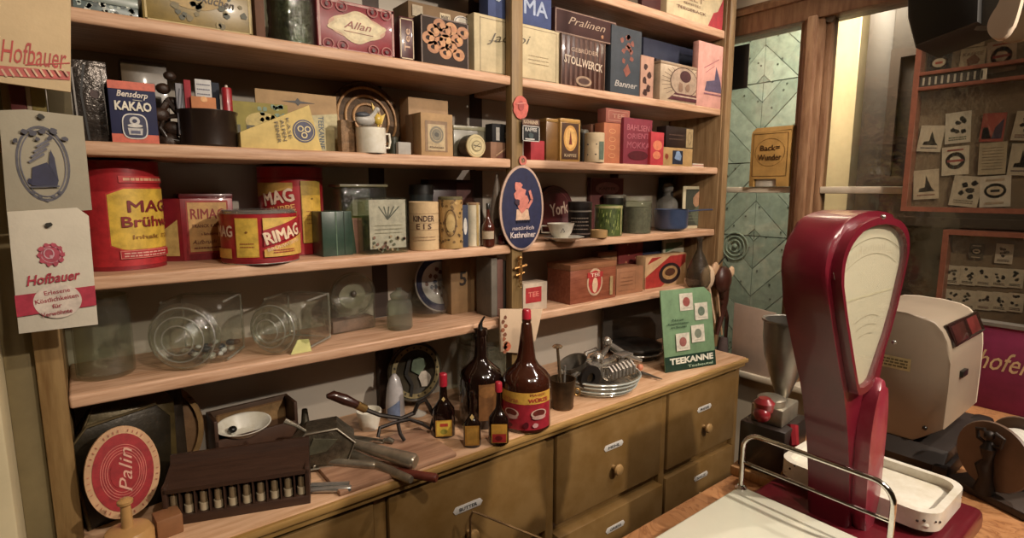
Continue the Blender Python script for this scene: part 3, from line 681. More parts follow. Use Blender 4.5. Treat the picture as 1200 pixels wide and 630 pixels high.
# ================================================================ BAGS AT THE LEFT
def bag(label, poly, y, col, deco, tilt=0, th=.008, open_bottom=False):
    pts = [P(px, py, Y=y) for px, py in poly]
    o = pts[0]
    t = thing('paper_bag', label, 'paper bag', (o.x, y, o.z))
    mb = MB(); mb.prism([(p.x-o.x, p.z-o.z) for p in pts], 0, th, 'y', .001)
    mb.build('bag_body', mat(col, .8, 0, .06, 9, .25, key='bag'), t)
    d = Deco(); deco(d, [(p.x-o.x, p.z-o.z) for p in pts]); d.build(t); return t
def uv(o, y): 
    return lambda px, py: ((P(px, py, Y=y).x-o.x), (P(px, py, Y=y).z-o.z))
def bagA(d, p):
    f = lambda px, py: tuple((P(px, py, Y=1.33)-P(83, 108, Y=1.33)).xz)
    c0 = f(40, 64); d.text('Hofbauer', c0[0], c0[1], f(80, 60)[0]-f(3, 60)[0], .038, 'b83a30', .004, .35, -.03)
    d.line([f(30, 76), f(82, 74)], .002, 'b83a30')
    a = f(-5, 75); b = f(82, 92); d.poly([f(-10, 76), f(82, 84), f(82, 94), f(-10, 88)], 'c0544a')
    for k in range(9): d.line([f(2+k*9, 81), f(8+k*9, 90)], .003, 'd8b08c')
bag('cream paper bag with red script hanging at the top left corner', [(83, 108), (-60, 88), (-60, -60), (83, -60)], 1.33, 'cbb084', bagA)
def bagB(d, p):
    y = 1.37; o = P(108, 246, Y=y); f = lambda px, py: tuple((P(px, py, Y=y)-o).xz)
    c = f(51, 192); rx = f(82, 192)[0]-c[0]; rz = c[1]-f(51, 236)[1]
    d.oring(c[0], c[1], rx, rz, .0035, '5c5a62'); d.oring(c[0], c[1], rx*.93, rz*.94, .001, '6c6a70'); d.oring(c[0], c[1], rx*.86, rz*.88, .002, '6c6a74')
    for k in range(5): d.blob(c[0]+rx*(-.5+.25*k), c[1]-rz*(.97-.1*abs(k-2)), .004, '5c5a62'); d.blob(*f(36+k*7, 212-(k%2)*4), .006, '2c2c48'); d.L -= 2
    d.L += 2
    d.poly([f(37, 217), f(38, 196), f(55, 190), f(69, 211), f(67, 219)], '34344e'); d.poly([f(59, 175), f(57, 192), f(69, 212), f(64, 185)], '3c3c54')
    for k in range(4): d.line([f(34+k*3, 190-k*6), f(52+k*3, 180-k*6)], .004, '6c6a74')
    d.line([f(36, 219), f(70, 218)], .003, '4a4a58')
    for x, yy, r in ((18, 165, 5), (29, 154, 5), (38, 156, 6), (50, 154, 6), (63, 154, 6), (76, 163, 5), (44, 163, 4), (58, 162, 4)): d.blob(*f(x, yy), r*.0011, '4e4c56'); d.L -= 1
    d.blob(*f(48, 137), .006, '2c281e')
bag('hanging grey paper bag printed with a dark sailing ship in an oval', [(108, 246), (8, 252), (-2, 129), (30, 128), (97, 136)], 1.37, 'a39a84', bagB)
def bagC(d, p):
    y = 1.34; o = P(115, 380, Y=y); f = lambda px, py: tuple((P(px, py, Y=y)-o).xz)
    c = f(60, 298); d.oval(c[0], c[1], .018, .020, 'b8485a'); d.oring(c[0], c[1], .015, .016, .0015, 'c8909a'); d.oring(c[0]-.003, c[1]+.002, .008, .010, .002, 'd0a0a8'); d.blob(c[0], c[1]-.004, .004, 'd0a0a8'); 
    for k in range(10): d.blob(c[0]+.017*math.cos(k*.628), c[1]+.019*math.sin(k*.628), .0045, 'b8485a'); d.L -= 1
    c = f(63, 325); d.text('Hofbauer', c[0], c[1], .080, .019, 'b02c40', .02, .35, .07)
    d.poly([f(17, 346), f(111, 334), f(113, 357), f(20, 371)], 'b42a42')
    c = f(68, 352); d.oval(c[0], c[1], f(96, 352)[0]-c[0], c[1]-f(68, 372)[1], 'd4c4b4')
    for k, s in enumerate(('Erlesene', 'Köstlichkeiten', 'für', 'Verwöhnte')):
        q_ = f(67, 341+k*8.2); d.text(s, q_[0], q_[1], (.038, .064, .014, .046)[k], .0082, 'a83848', .01, 0, .1)
    d.blob(*f(57, 263), .006, '2c281e')
bag('white paper bag with a red band, lowest of the bags at left', [(115, 380), (22, 391), (8, 248), (90, 243), (104, 253)], 1.34, 'c9bfab', bagC)
# tins glimpsed between the bags
for (l, r, c, lab) in ((12, 31, '5c1c18', 'dark red book spine behind the hanging bags'), (31, 37, 'b09c80', 'thin pale book spine behind the hanging bags'), (37, 54, '8a7838', 'olive yellow book spine behind the hanging bags'), (56, 84, '54482a', 'dark green tin behind the hanging bags')):
    a = P(l, 120, Y=1.40); b = P(r, 120, Y=1.40)
    tag(MB().box(a.x, b.x, 1.40, 1.46, H+.10, H+.34, .002).build('book', paper(c)), lab, 'book')
tag(MB().box(P(0, 130, Y=1.4).x-.01, -.10, 1.395, 1.468, H+.07, H+.10, .004).build('wall_bracket', WOODG), 'short wooden ledge holding books behind the hanging bags', 'ledge')
# ================================================================ POST DECORATIONS
yp = YF-.006
f = lambda px, py, y=yp: P(px, py, Y=y)
sg = f(612, 244, yp-.008); ov = thing('oval_sign', 'dark blue oval hanging sign with a pink figure on the middle post', 'sign', sg)
rx = f(637, 244).x-sg.x; rz = (f(612, 195).z-f(612, 294).z)/2; rx = (f(638, 244).x-f(587, 244).x)/2
MB().prism(circ(0, 0, rx, rz, 48), 0, .005, 'y', .001).build('plate', paper('c0a08c'), ov)
d = Deco(); d.oval(0, 0, rx*.91, rz*.945, '24284c')
d.poly([(-rx*.30, -rz*.28), (rx*.34, -rz*.28), (rx*.26, -rz*.02), (-rx*.26, -rz*.02)], 'd8b090')
d.L += 1; d.blob(rx*.02, rz*.12, rx*.34, 'd07868', 14); d.blob(-rx*.12, rz*.34, rx*.30, 'd88070', 12); d.blob(-rx*.2, rz*.5, rx*.22, 'd88070', 12); d.line([(rx*.2, rz*.0), (rx*.42, rz*.2), (rx*.3, rz*.42)], .010, 'd88070'); d.blob(-rx*.25, rz*.14, rx*.13, '3c2838')
for k in range(6): d.poly([(-rx*.3+k*rx*.11, -rz*.27), (-rx*.2+k*rx*.11, -rz*.27), (-rx*.25+k*rx*.11, -rz*.36)], '14142c'); d.L -= 1
d.L += 1; d.text('natürlich', 0, -rz*.46, rx*1.0, rz*.09, 'c8b8b8', .01, .2); d.text('Kathreiner', 0, -rz*.62, rx*1.15, rz*.14, 'd8c8c4', .02, .0)
d.build(ov)
hk = f(613, 188, yp-.004); h_ = thing('hanging_tab', 'small white ribbon tab with a round red seal above the oval sign', 'tab', hk)
MB().ring(circ(0, 0, .016), circ(0, 0, .008), 0, .003, 'y').build('eyelet', paper('c86858'), h_); MB().prism([(-.004, -.014), (.006, -.014), (.014, -.045), (.004, -.05)], 0, .002, 'y').build('ribbon', paper('d8cfc4'), h_)
rs = f(610, 126, yp-.002); r1 = thing('paper_seal', 'pink red round paper seal pinned on the middle post', 'seal', rs)
MB().prism([(x*(1+.06*math.sin(i*2.1)), z) for i, (x, z) in enumerate(circ(0, 0, .031, .037, 28))], -.002, .002, 'y').build('seal', mat('cc5a4a', .6, 0, .15, 60, .1), r1)
d = Deco(); d.oval(0, .005, .012, .016, 'a83a34'); d.line([(-.02, .01), (.02, .016)], .003, 'e08878'); d.build(r1, 'relief', (0, -.003, 0))
a = f(611, 137, yp-.03); sb = thing('hanging_card', 'small black and white hanging card with a brown header beside the middle post', 'card', f(612, 165, YF-.02))
w_ = .085; MB().box(0, w_-.012, 0, .003, 0, .072, .0005).build('card', paper('1c2024'), sb)
d = Deco(); d.rect(.0, .052, w_-.012, .072, '5c3a28'); d.text('KATHREINER', .036, .062, .062, .011, 'c8b090'); d.frame(.0, .0, w_-.012, .05, .003, 'c8c4bc'); d.text('KAFFEE', .036, .038, .05, .012, 'd8d4cc'); d.blob(.036, .018, .012, '3c4c4c'); d.rect(.01, .005, .05, .009, 'c8c4bc'); d.build(sb)
# gold corkscrew figure and tag
g0 = f(610, 318, yp-.012); cg = thing('brass_corkscrew', 'small golden figure shaped corkscrew hanging on the middle post under the oval sign', 'corkscrew', g0)
mb = MB(); mb.tube([(-.004, 0, .035), (0, 0, .01), (.0, 0, -.03)], [.006, .008, .004], 8); mb.tube([(-.026, 0, .012), (0, 0, .016), (.026, 0, .02)], .005, 8); mb.tube([(-.02, 0, -.012), (0, 0, -.008), (.016, 0, -.004)], .0045, 8); mb.ball((-.002, 0, .046), .009)
mb.build('handle', mat('d09a50', .3, .8, .1), cg)
MB().tube([(.006*math.cos(i*.9), .006*math.sin(i*.9), -.028-i*.0022) for i in range(14)], .0018, 6).build('spiral', BRASS, cg)
# ================================================================ SHELF CONTENTS
# ---- second shelf from the top, left bay (large biscuit tins)
def d_floral(cols, n=40):
    def f(d, w, h):
        for k in range(n): d.blob(random.uniform(.06*w, .94*w), random.uniform(.06*h, .94*h), random.uniform(.01, .03)*w+.003, random.choice(cols)); d.L -= 1
        d.L += 2
    return f
boxy('biscuit_tin', 'grey blue patterned flat tin wrapped in foil at the top left of the shelves', 86, 163, -14, S1, '5c6c6c', .14, 1.50, deco=d_floral(['9aa8a0', '3c4a4c', 'c8ccc0'], 50), kind='tin', lid=(.02, '7c8880'))
def f(d, w, h):
    d.frame(.004, .004, w-.004, h-.004, .004, 'b8a058'); d.oval(w*.45, h*.55, w*.33, h*.3, 'a8883c')
    d_floral(['3c3c1c', '6a5c28', '8c7838', '2c3420'], 46)(d, w, h); d.text('Lebkuchen', w*.6, h*.42, w*.45, h*.12, '3c2c14', .01, .2, -.1)
boxy('biscuit_tin', 'large olive gold landscape tin wrapped in cellophane on the second shelf', 168, 297, -70, S1, '8a7434', .18, 1.49, deco=f, kind='tin', lid=(.03, '94803c'))
boxy('book', 'thin brown upright board between the olive tin and the foil jar', 301, 312, -40, S1, '6a4630', .12, 1.52)
t, r, h = roundy('foil_jar', 'glass jar filled with crinkled dark foil and a yellow label on the second shelf', 314, 371, -60, S1, glass('d8dcd0', key='fj'), 1.53, body='jar')
MB().lathe([(0, .004)]+[(r*(.9+random.uniform(-.06, .03)), .004+h*.9*i/26) for i in range(27)]+[(0, h*.9)], 40).build('foil_filling', mat('5c6448', .2, .9, .35, 50, .9, dark='1c2014', key='foil'), t, jit=.003)
d = Deco(r*1.002); d.rect(-r*.5, h*.52, r*.6, h*.66, 'b8ac50', .1); d.build(t)
def f(d, w, h):
    d.frame(.002, .002, w-.002, h-.002, .006, 'b08078'); cx, cz = w*.5, h*.52
    d.oval(cx, cz, w*.37, h*.24, 'c89878'); d.poly([(cx+w*.35*(1+.13*math.sin(6*a))*math.cos(a), cz+h*.27*(1+.2*math.cos(4*a))*math.sin(a)) for a in [i*2*PI/60 for i in range(60)]], 'cdb88c')
    d.poly([(cx+w*.30*(1+.13*math.sin(6*a))*math.cos(a), cz+h*.22*(1+.2*math.cos(4*a))*math.sin(a)) for a in [i*2*PI/60 for i in range(60)]], 'd8c89c')
    d.text('Allan', cx, cz+.004, w*.36, h*.15, '8a3a28', .01, .4); d.line([(cx-w*.18, cz-h*.1), (cx+w*.2, cz-h*.12)], .0015, '8a3a28')
    for x in (.12, .88, .3, .7):
        for z in (.12, .88): d.oring(w*x, h*z, .016, .014, .003, '9c4c44', 14); d.blob(w*x, h*z, .006, '4c1018'); d.L -= 2
boxy('biscuit_tin', 'crimson ornate tin with a cream scalloped cartouche on the second shelf', 373, 463, -6, S1, '8a1c28', .10, 1.49, deco=f, kind='tin')
def f(d, w, h): d.frame(.002, .01, w-.002, h-.005, .003, 'c8b490'); d.text('Tee', w/2, h*.5, h*.5, w*.4, 'c8a080', .01, 0, PI/2)
boxy('tea_tin', 'narrow dark red tin edged in cream right of the crimson ornate tin', 469, 486, 18, S1, '4c1418', .09, 1.50, deco=f, kind='tin')
t_, w_, h_ = boxy('cookie_carton', 'dark brown carton with a picture of golden pretzels and biscuits', 494, 549, 16, S1, '2c1c14', .05, 1.485, deco=lambda d, w, h: (d.frame(0, 0, w, h, .004, '6a5444'), [(d.oring(w*x, h*z, w*.13, h*.13, w*.07, c), d.blob(w*x+.01, h*z, w*.07, c2), setattr(d, 'L', d.L-2)) for x, z, c, c2 in ((.38, .85, 'a86a34', 'b87a40'), (.62, .82, 'c08444', 'b47238'), (.15, .55, 'b87a40', 'c88c50'), (.88, .78, 'a86a34', 'c08444'), (.62, .45, 'c08040', 'b87a40'), (.38, .48, 'b47238', 'c88c50'), (.25, .72, 'b87a40', 'c88c50'), (.25, .38, 'a86a34', 'b87a40'), (.5, .55, 'c08444', 'c8904c'), (.5, .3, 'b8783c', 'c88c50'), (.75, .6, 'b47238', 'c4883c'), (.78, .3, 'c08040', 'b47238'), (.5, .75, 'a86a34', 'b87a40'))]), kind='paper')
boxy('biscuit_carton', 'tan printed carton lying on top behind the dark pretzel carton', 480, 556, 0, S1+h_*.0, '7a6040', .10, 1.54, deco=lambda d, w, h: (d.rect(w*.46, h*.78, w*.62, h*.92, 'c8b488'), d.text('MAIKI', w*.54, h*.85, w*.12, h*.07, '4c3c2c'), d.oval(w*.8, h*.84, w*.13, h*.1, 'c8c0b0'), d.oring(w*.8, h*.84, w*.11, h*.085, .002, '4c4c5c'), d.rect(w*.05, h*.78, w*.2, h*.95, 'a89878')), kind='paper')
def f(d, w, h): d.frame(w*.06, h*.05, w*.95, h*.95, .002, '8c7c5c'); d.text('Jacobi', w*.38, h*.66, w*.5, h*.2, '54482c', .0, .4, .1); d.scribble(w*.6, h*.3, w*.85, h*.5, 'a08c64', 3, .001); d.line([(w*.15, h*.58), (w*.5, h*.66)], .0012, '54482c')
boxy('biscuit_carton', 'large cream framed carton with brown script standing behind the middle post', 556, 656, 14, S1, 'c9b990', .05, 1.50, deco=f)
def f(d, w, h): d.text('OMA', w*.62, h*.5, w*.62, h*.42, '9cacc8', .02); d.blob(w*.14, h*.6, w*.08, 'b8c4d0'); d.line([(w*.28, h*.3), (w*.3, h*.7)], .004, '9cacc8')
c0, w0, h0 = fit(556, 656, 14, S1, 1.50)
boxy('biscuit_carton', 'blue carton with pale letters lying on the cream framed carton', 572, 646, -28, S1+h0+.0, '3c4c7c', .05, 1.50, deco=f)
# right bay of the same shelf
def f(d, w, h):
    for k in range(8): d.rect(w*(.08+.11*k), h*.04, w*(.13+.11*k), h*.96, '5c3828'); d.L -= 1
    d.L += 1; d.frame(0, 0, w, h, .004, '6a4a34'); d.text('GEBRÜDER', w*.52, h*.74, w*.62, h*.1, 'b89c84', .01); d.text('STOLLWERCK', w*.5, h*.5, w*.88, h*.16, 'd0bca4', .02, 0, -.07); d.oval(w*.5, h*.15, w*.18, h*.1, 'a08468'); d.oval(w*.5, h*.15, w*.13, h*.06, '4c2c20')
t_, w1, h1 = boxy('chocolate_tin', 'dark brown striped chocolate tin with pale lettering right of the middle post', 657, 708, 38, S1, '42241a', .09, 1.49, deco=f, kind='tin')
boxy('chocolate_box', 'flat dark red framed box resting on the striped chocolate tin', 650, 722, 15, S1+h1+.0, '3c1812', .05, 1.50, deco=lambda d, w, h: (d.frame(.003, .003, w-.003, h-.003, .003, 'a0806c'), d.text('Pralinen', w*.5, h*.6, w*.6, h*.3, 'b09880', .0, .4), d.blob(w*.75, h*.25, .008, 'b07848')), hh=.085)
boxy('recipe_book', 'slate blue book with a red brown flower ornament right of the striped chocolate tin', 715, 750, 28, S1, '3a424a', .03, 1.495, deco=lambda d, w, h: ([(d.blob(w*random.uniform(.25, .75), h*random.uniform(.5, .88), .012, '8c4a38'), setattr(d, 'L', d.L-1)) for k in range(12)], d.poly([(w*.5, h*.28), (w*.64, h*.36), (w*.54, h*.48), (w*.4, h*.38)], '8c4a38'), d.text('Banner', w*.5, h*.17, w*.75, h*.09, 'b8b4ac', .01, .25)))
boxy('sweet_box', 'pinkish carton with dark brown blotches beside the slate blue book', 750, 765, 64, S1, 'b88c74', .06, 1.49, deco=lambda d, w, h: [(d.blob(w*x, h*z, w*.2, '3c1c14'), setattr(d, 'L', d.L-1)) for x, z in ((.35, .75), (.65, .55), (.3, .42), (.6, .25), (.35, .15))])
boxy('sweet_box', 'dark brown narrow carton between the blotched carton and the beetle tin', 767, 772, 68, S1, '2c1812', .06, 1.50)
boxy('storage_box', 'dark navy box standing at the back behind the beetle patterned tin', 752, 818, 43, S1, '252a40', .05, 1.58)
def f(d, w, h):
    for k in range(26): d.line([(w*.5+w*.3*math.cos(k*.24), h*.5+h*.3*math.sin(k*.24)), (w*.5+w*.48*math.cos(k*.24), h*.5+h*.47*math.sin(k*.24))], .002, '6a5040'); d.L -= 1
    d.L += 1; d.oval(w*.5, h*.55, w*.30, h*.38, 'a89078'); d.oring(w*.5, h*.55, w*.30, h*.38, .003, '4c2c28'); d.oval(w*.52, h*.7, w*.12, h*.15, '4a2428'); d.blob(w*.42, h*.42, w*.07, '8a6a54'); d.blob(w*.58, h*.4, w*.06, '8a6a54'); d.poly([(w*.15, h*.06), (w*.9, h*.06), (w*.75, h*.24), (w*.3, h*.24)], '54202a'); d.rect(w*.25, h*.15, w*.8, h*.19, 'b8a088')
boxy('biscuit_tin', 'cream tin with a maroon beetle shaped ornament, right end of second shelf', 773, 826, 70, S1, 'b8a284', .09, 1.47, deco=f, kind='tin', lid=(.012, '9c8468'))
def f(d, w, h):
    d.poly([(w*.25, h*.25), (w*.85, h*.25), (w*.8, h*.42), (w*.62, h*.66), (w*.58, h*.44), (w*.3, h*.4)], '5c5068'); d.line([(w*.2, h*.6), (w*.7, h*.78)], .004, 'a85c60'); d.line([(w*.25, h*.53), (w*.55, h*.66)], .003, 'a85c60'); d.rect(w*.22, h*.2, w*.85, h*.22, '8c5c68')
boxy('paper_bag', 'pink paper bag printed with a grey ship, standing on a shelf', 816, 849, 47, S1, 'd09484', .03, 1.465, deco=f)
# topmost shelf, right bay
boxy('biscuit_carton', 'cream and red carton with fine lettering on the topmost shelf', 781, 846, -40, S0, 'd4c094', .10, 1.47, deco=lambda d, w, h: (d.poly([(w*.72, h*.0), (w, h*0), (w, h*.75), (w*.9, h*.4), (w*.82, h*.34)], 'b4202c'), d.text('MELT', w*.42, h*.5, w*.42, h*.12, '8c6a48'), d.text('TEEGEBÄCK', w*.42, h*.24, w*.52, h*.08, '7c5438'), d.text('FEINSTES', w*.42, h*.36, w*.3, h*.05, '8c6a48')))
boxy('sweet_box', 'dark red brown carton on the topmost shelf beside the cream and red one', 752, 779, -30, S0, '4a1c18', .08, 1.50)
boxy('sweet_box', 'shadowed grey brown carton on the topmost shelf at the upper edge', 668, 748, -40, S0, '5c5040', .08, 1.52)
# ---- third shelf, left bay
boxy('foil_bag', 'dark crumpled foil bag standing at the left end of the third shelf', 90, 133, 68, S2, mat('4a423c', .25, .4, .3, 14, .7, dark='1c1816', key='foilbag'), .05, 1.50, rz=.0, deco=lambda d, w, h: (d.line([(w*.1, h*.05), (w*.06, h*.9)], .003, '8c8680'), d.line([(w*.35, h*.02), (w*.25, h*.6), (w*.4, h*.95)], .004, '14100e'), d.blob(w*.6, h*.6, w*.18, '3c1c18'), d.line([(w*.9, h*.1), (w*.85, h*.9)], .002, '8c8680')))
def f(d, w, h):
    d.rect(0, h*.87, w, h, 'd05838'); d.rect(0, 0, w, h*.14, 'd05838'); d.text('Bensdorp', w*.5, h*.78, w*.66, h*.13, 'e8dcd0', .02, .25, -.03); d.line([(w*.5, h*.705), (w*.7, h*.7)], .001, 'd8d0c0'); d.text('KAKAO', w*.5, h*.60, w*.78, h*.155, 'e4dcc8', .035)
    d.poly([(w*.5+w*.27*(abs(math.cos(a))**.6)*math.copysign(1, math.cos(a)), h*.27+h*.21*(abs(math.sin(a))**.6)*math.copysign(1, math.sin(a))) for a in [i*2*PI/40 for i in range(40)]], 'd8d4cc')
    d.poly([(w*.5+w*.245*(abs(math.cos(a))**.6)*math.copysign(1, math.cos(a)), h*.27+h*.192*(abs(math.sin(a))**.6)*math.copysign(1, math.sin(a))) for a in [i*2*PI/40 for i in range(40)]], '20244c')
    d.oval(w*.5, h*.36, w*.11, h*.07, 'c8c4c0'); d.oval(w*.5, h*.28, w*.16, h*.03, 'd8d4cc'); d.poly([(w*.36, h*.13), (w*.64, h*.13), (w*.66, h*.24), (w*.34, h*.24)], 'c8c4c0'); d.oval(w*.5, h*.36, w*.05, h*.03, '20244c'); d.rect(w*.4, h*.15, w*.6, h*.2, '5a5c78')
boxy('cocoa_box', 'dark blue cocoa box with orange ends on the third shelf', 132, 187, 93, S2, '20244c', .05, 1.468, deco=f)
boxy('tin_box', 'tall olive brown tin at the back behind the cocoa box', 150, 203, 68, S2, '54432a', .06, 1.62, kind='tin')
t = thing('carved_figure', 'dark brown carved ornament between the cocoa box and the dark pot', 'figurine', P(200, 172, Y=1.55)*1)
t.location.z = S2
mb = MB(); c = [(0, 0), (.01, .03), (-.015, .06), (.012, .09), (-.005, .12), (.01, .15)]
for i, (x, z) in enumerate(c): mb.ball((x, random.uniform(-.01, .01), z+.012), .022-.002*i, 1.1, .8, .9, 10)
mb.tube([(-.03, 0, .0), (-.025, 0, .06), (.0, 0, .1)], .008, 6); mb.tube([(.03, 0, .0), (.028, 0, .07), (.0, 0, .11)], .008, 6)
mb.build('figure_body', mat('3a2416', .5, 0, .3, 40, .4), t)
t, r, h = roundy('stoneware_pot', 'dark brown stoneware pot with a side handle holding small packets', 213, 279, 131, S2, 'x' and mat('2c2019', .3, 0, .15, 12, .04, coat=.35, key='pot'), 1.53, prof=[(0, 0), (.86, 0), (.93, .05), (.95, .9), (1.0, .96), (1.0, 1), (.92, 1), (.88, .3), (0, .3)], kind='tin', body='pot')
MB().tube([(-r*.9, 0, h*.85), (-r*1.35, 0, h*.8), (-r*1.5, 0, h*.5), (-r*1.3, 0, h*.2), (-r*.9, 0, h*.15)], .006, 10).build('handle', mat('2c2019', .3, 0, .15, 12, .04, coat=.35, key='pot'), t)
pc_, ph = t.location.copy(), h
def stick(name, label, l, r_, tp, col, dep=.012, yy=0, cat='packet', deco=None):
    z = S2+ph*.32; y = pc_.y+yy
    c, w, h = fit(l, r_, tp, z, y)
    t = thing(name, label, cat, c); MB().box(0, w, 0, dep, 0, h, .001).build('packet', paper(col), t)
    if deco: d = Deco(); deco(d, w, h); d.build(t)
stick('seasoning_packet', 'small orange packet sticking out of the dark pot', 227, 256, 112, 'c07844', yy=-.035, deco=lambda d, w, h: d.blob(w*.5, h*.93, .008, 'e0a058'))
stick('seasoning_packet', 'small red packet at the left in the dark pot', 220, 228, 93, 'a01c2c', yy=-.02)
stick('seasoning_packet', 'small grey striped packet at the left rim of the dark pot', 210, 219, 97, '8c8c94', yy=-.01, deco=lambda d, w, h: (d.line([(w*.1, h*.1), (w*.9, h*.9)], .002, '2c2c3c'), d.line([(w*.1, h*.5), (w*.5, h*.9)], .002, '2c2c3c')))
stick('seasoning_packet', 'small white packet with grey lines at the back of the dark pot', 233, 252, 92, 'c8c8c8', yy=.0, deco=lambda d, w, h: d.scribble(w*.1, h*.7, w*.9, h*.95, '54546c', 3, .0012))
stick('seasoning_packet', 'small navy packet behind the white one in the dark pot', 250, 261, 96, '1c2434', yy=.01)
t = thing('red_cylinder', 'small red cylinder box at the right of the dark pot', 'packet', P(267, 130, Y=pc_.y-.02)); t.location.z = S2+ph*.32
hc = bis(lambda s: 103-proj((t.location.x, t.location.y, t.location.z+s))[1], .001, .5)
MB().lathe([(0, 0), (.0115, 0), (.0115, hc-.004), (.010, hc), (0, hc)], 18).build('tube', tin('a81424'), t); MB().lathe([(0, hc-.001), (.004, hc-.001), (.003, hc+.006), (0, hc+.007)], 10).build('cap', paper('d8c8b8'), t)
boxy('picture_box', 'yellow green box with a garden picture and dark capitals behind the yellow triangle', 272, 340, 117, S2, '94883c', .03, 1.56, deco=lambda d, w, h: ([(d.blob(w*random.uniform(.5, .95), h*random.uniform(.65, .95), .007, random.choice(['6a8468', '7c9070', '94a060'])), setattr(d, 'L', d.L-1)) for k in range(16)], d.oval(w*.55, h*.6, w*.3, h*.2, 'b8a048'), d.text('LER', w*.36, h*.42, w*.5, h*.2, '3c3820', .03)))
boxy('picture_card', 'tan card with a black winged ornament standing behind the yellow triangular pack', 303, 397, 103, S2, 'a8885c', .008, 1.585, deco=lambda d, w, h: (d.poly([(w*.3, h*.84), (w*.47, h*.86), (w*.5, h*.91), (w*.53, h*.86), (w*.72, h*.84), (w*.53, h*.82), (w*.5, h*.78), (w*.47, h*.82)], '241c18'), d.poly([(w*.62, h*.0), (w, h*.0), (w, h*.70), (w*.66, h*.64)], 'b8ac78'), d.text('TEEKANNE', w*.78, h*.36, h*.55, w*.07, '4c5a64', .02, 0, -PI/2)))
a = P(283, 178, Y=1.475); b = P(378, 181, Y=1.475); c = P(362, 123, Y=1.475)
t = thing('cheese_box', 'pale yellow triangular pack with a round blue emblem on the third shelf', 'pack', (a.x, 1.475, S2))
W = b.x-a.x; hh = c.z-S2; cx = c.x-a.x
tri = [(0, 0), (W, 0), (cx+.0, hh), (0, hh*.32)]
MB().prism(tri, 0, .04, 'y', .001).build('pack', paper('d8bc6c'), t)
d = Deco(); d.oval(W*.77, hh*.42, hh*.25, hh*.25, '3c3c5c'); d.oring(W*.77, hh*.42, hh*.22, hh*.22, .0015, 'c8b47c'); 
for k in range(3): d.oring(W*.77+hh*.09*math.cos(2.1*k+.5), hh*.42+hh*.09*math.sin(2.1*k+.5), hh*.07, hh*.07, .003, 'dcc890', 14)
for k, s in enumerate(('FEINER', 'ALPEN', 'KÄSE')): d.text(s, W*(.44+.07*k), hh*(.36+.05*k), hh*.45, W*.045, '6a5c3c', .01, 0, PI/2*.0-1.45)
d.build(t)
t = thing('round_basket_tray', 'round woven brown tray leaning on the wall behind the white mug', 'tray', (P(430, 140, Y=1.67).x, 1.67, S2+.116), rot=(-.15, 0, 0))
MB().lathe([(0, 0), (.108, 0), (.112, -.006), (.116, 0), (.112, .01), (0, .01)], 44, (0, 0, 0), 'y').build('tray', mat('6a4e30', .6, 0, .3, 60, .5), t)
for rr in (.045, .07, .095): MB().tube([(rr*math.cos(i*PI/18), -.006, rr*math.sin(i*PI/18)) for i in range(36)], .004, 6, True).build('woven_ring', WOODL, t)
t, r, h = roundy('enamel_mug', 'cream white enamel mug on the third shelf holding a goose and a yellow bird', 418, 453, 150, S2, ENAM, 1.49, prof=[(0, 0), (.97, 0), (1, .03), (1, .98), (1.03, 1), (.95, 1), (.94, .2), (0, .2)], body='mug')
MB().tube([(r*.95, 0, h*.8), (r*1.35, 0, h*.8), (r*1.4, 0, h*.5), (r*1.3, 0, h*.25), (r*.95, 0, h*.25)], .0035, 8).build('handle', ENAM, t, None, (0, 0, .4))
mc, mh = t.location.copy(), h
t = thing('goose_figurine', 'small grey and white goose figurine at the rim of the white mug', 'figurine', (mc.x-.018, mc.y-.005, S2+mh-.01), 0)
MB().ball((0, 0, .03), .022, 1.3, .8, .8).tube([(.015, 0, .035), (.028, 0, .05), (.034, 0, .06)], [.009, .006, .007], 8).ball((.036, 0, .06), .008).build('goose_body', mat('b8b4ac', .4), t); MB().ball((-.008, -.004, .042), .018, 1.2, .8, .5).build('wing', mat('4c5058', .4), t); MB().box(-.002, .002, -.002, .002, 0, .02).build('stick', WOODL, t)
t = thing('bird_figurine', 'small bright yellow bird ornament in the white mug', 'figurine', (mc.x+.022, mc.y, S2+mh-.02))
MB().ball((0, 0, .045), .013, .9, .8, 1.2).prism([(-.012, .05), (-.018, .09), (0, .06)], -.003, .003).prism([(.0, .05), (.022, .062), (.01, .03)], -.003, .003).tube([(0, 0, .0), (0, 0, .04)], .003, 6).build('bird_body', mat('d4b028', .4, 0, .1, coat=.3), t)
boxy('wood_carving', 'small light brown carved block left of the white mug', 401, 418, 140, S2, mat('9c7850', .6, 0, .3, 50, .5), .03, 1.52)
roundy('small_jar', 'dark green small jar between the white mug and the small white box', 455, 467, 160, S2, '2c3020', 1.52, lid=(.008, '3c3a2c'))
boxy('small_box', 'small greyish white box on the third shelf left of the paper packages', 467, 482, 166, S2, 'a8a49c', .04, 1.49)
boxy('paper_package', 'brown folded paper package standing at the back on the third shelf', 480, 526, 113, S2, 'a4835c', .06, 1.60)
boxy('paper_package', 'narrow patterned brown package beside the package with the round emblem', 485, 499, 133, S2, '947450', .05, 1.53, deco=d_floral(['5c4028'], 12))
def f(d, w, h): d.rect(w*.12, h*.1, w*.82, h*.82, '8c6c48'); d.rect(w*.2, h*.13, w*.74, h*.74, 'bca478'); d.oval(w*.47, h*.5, w*.22, h*.2, '7c7460'); d.oring(w*.47, h*.5, w*.17, h*.15, .0015, 'bca478'); d.blob(w*.47, h*.5, w*.08, '4c4a40'); d.text('Melange', w*.47, h*.2, w*.44, h*.05, '5c4430')
boxy('paper_package', 'tan tea package with a round grey emblem in front on the third shelf', 494, 531, 131, S2, 'b08c5c', .05, 1.48, deco=f)
boxy('tin_box', 'grey green tin box with lid behind the round cream dial tin', 532, 577, 146, S2, '74705c', .06, 1.55, kind='tin', lid=(.014, '8c886c'))
c = P(559, 172, Y=1.475); rr = .031
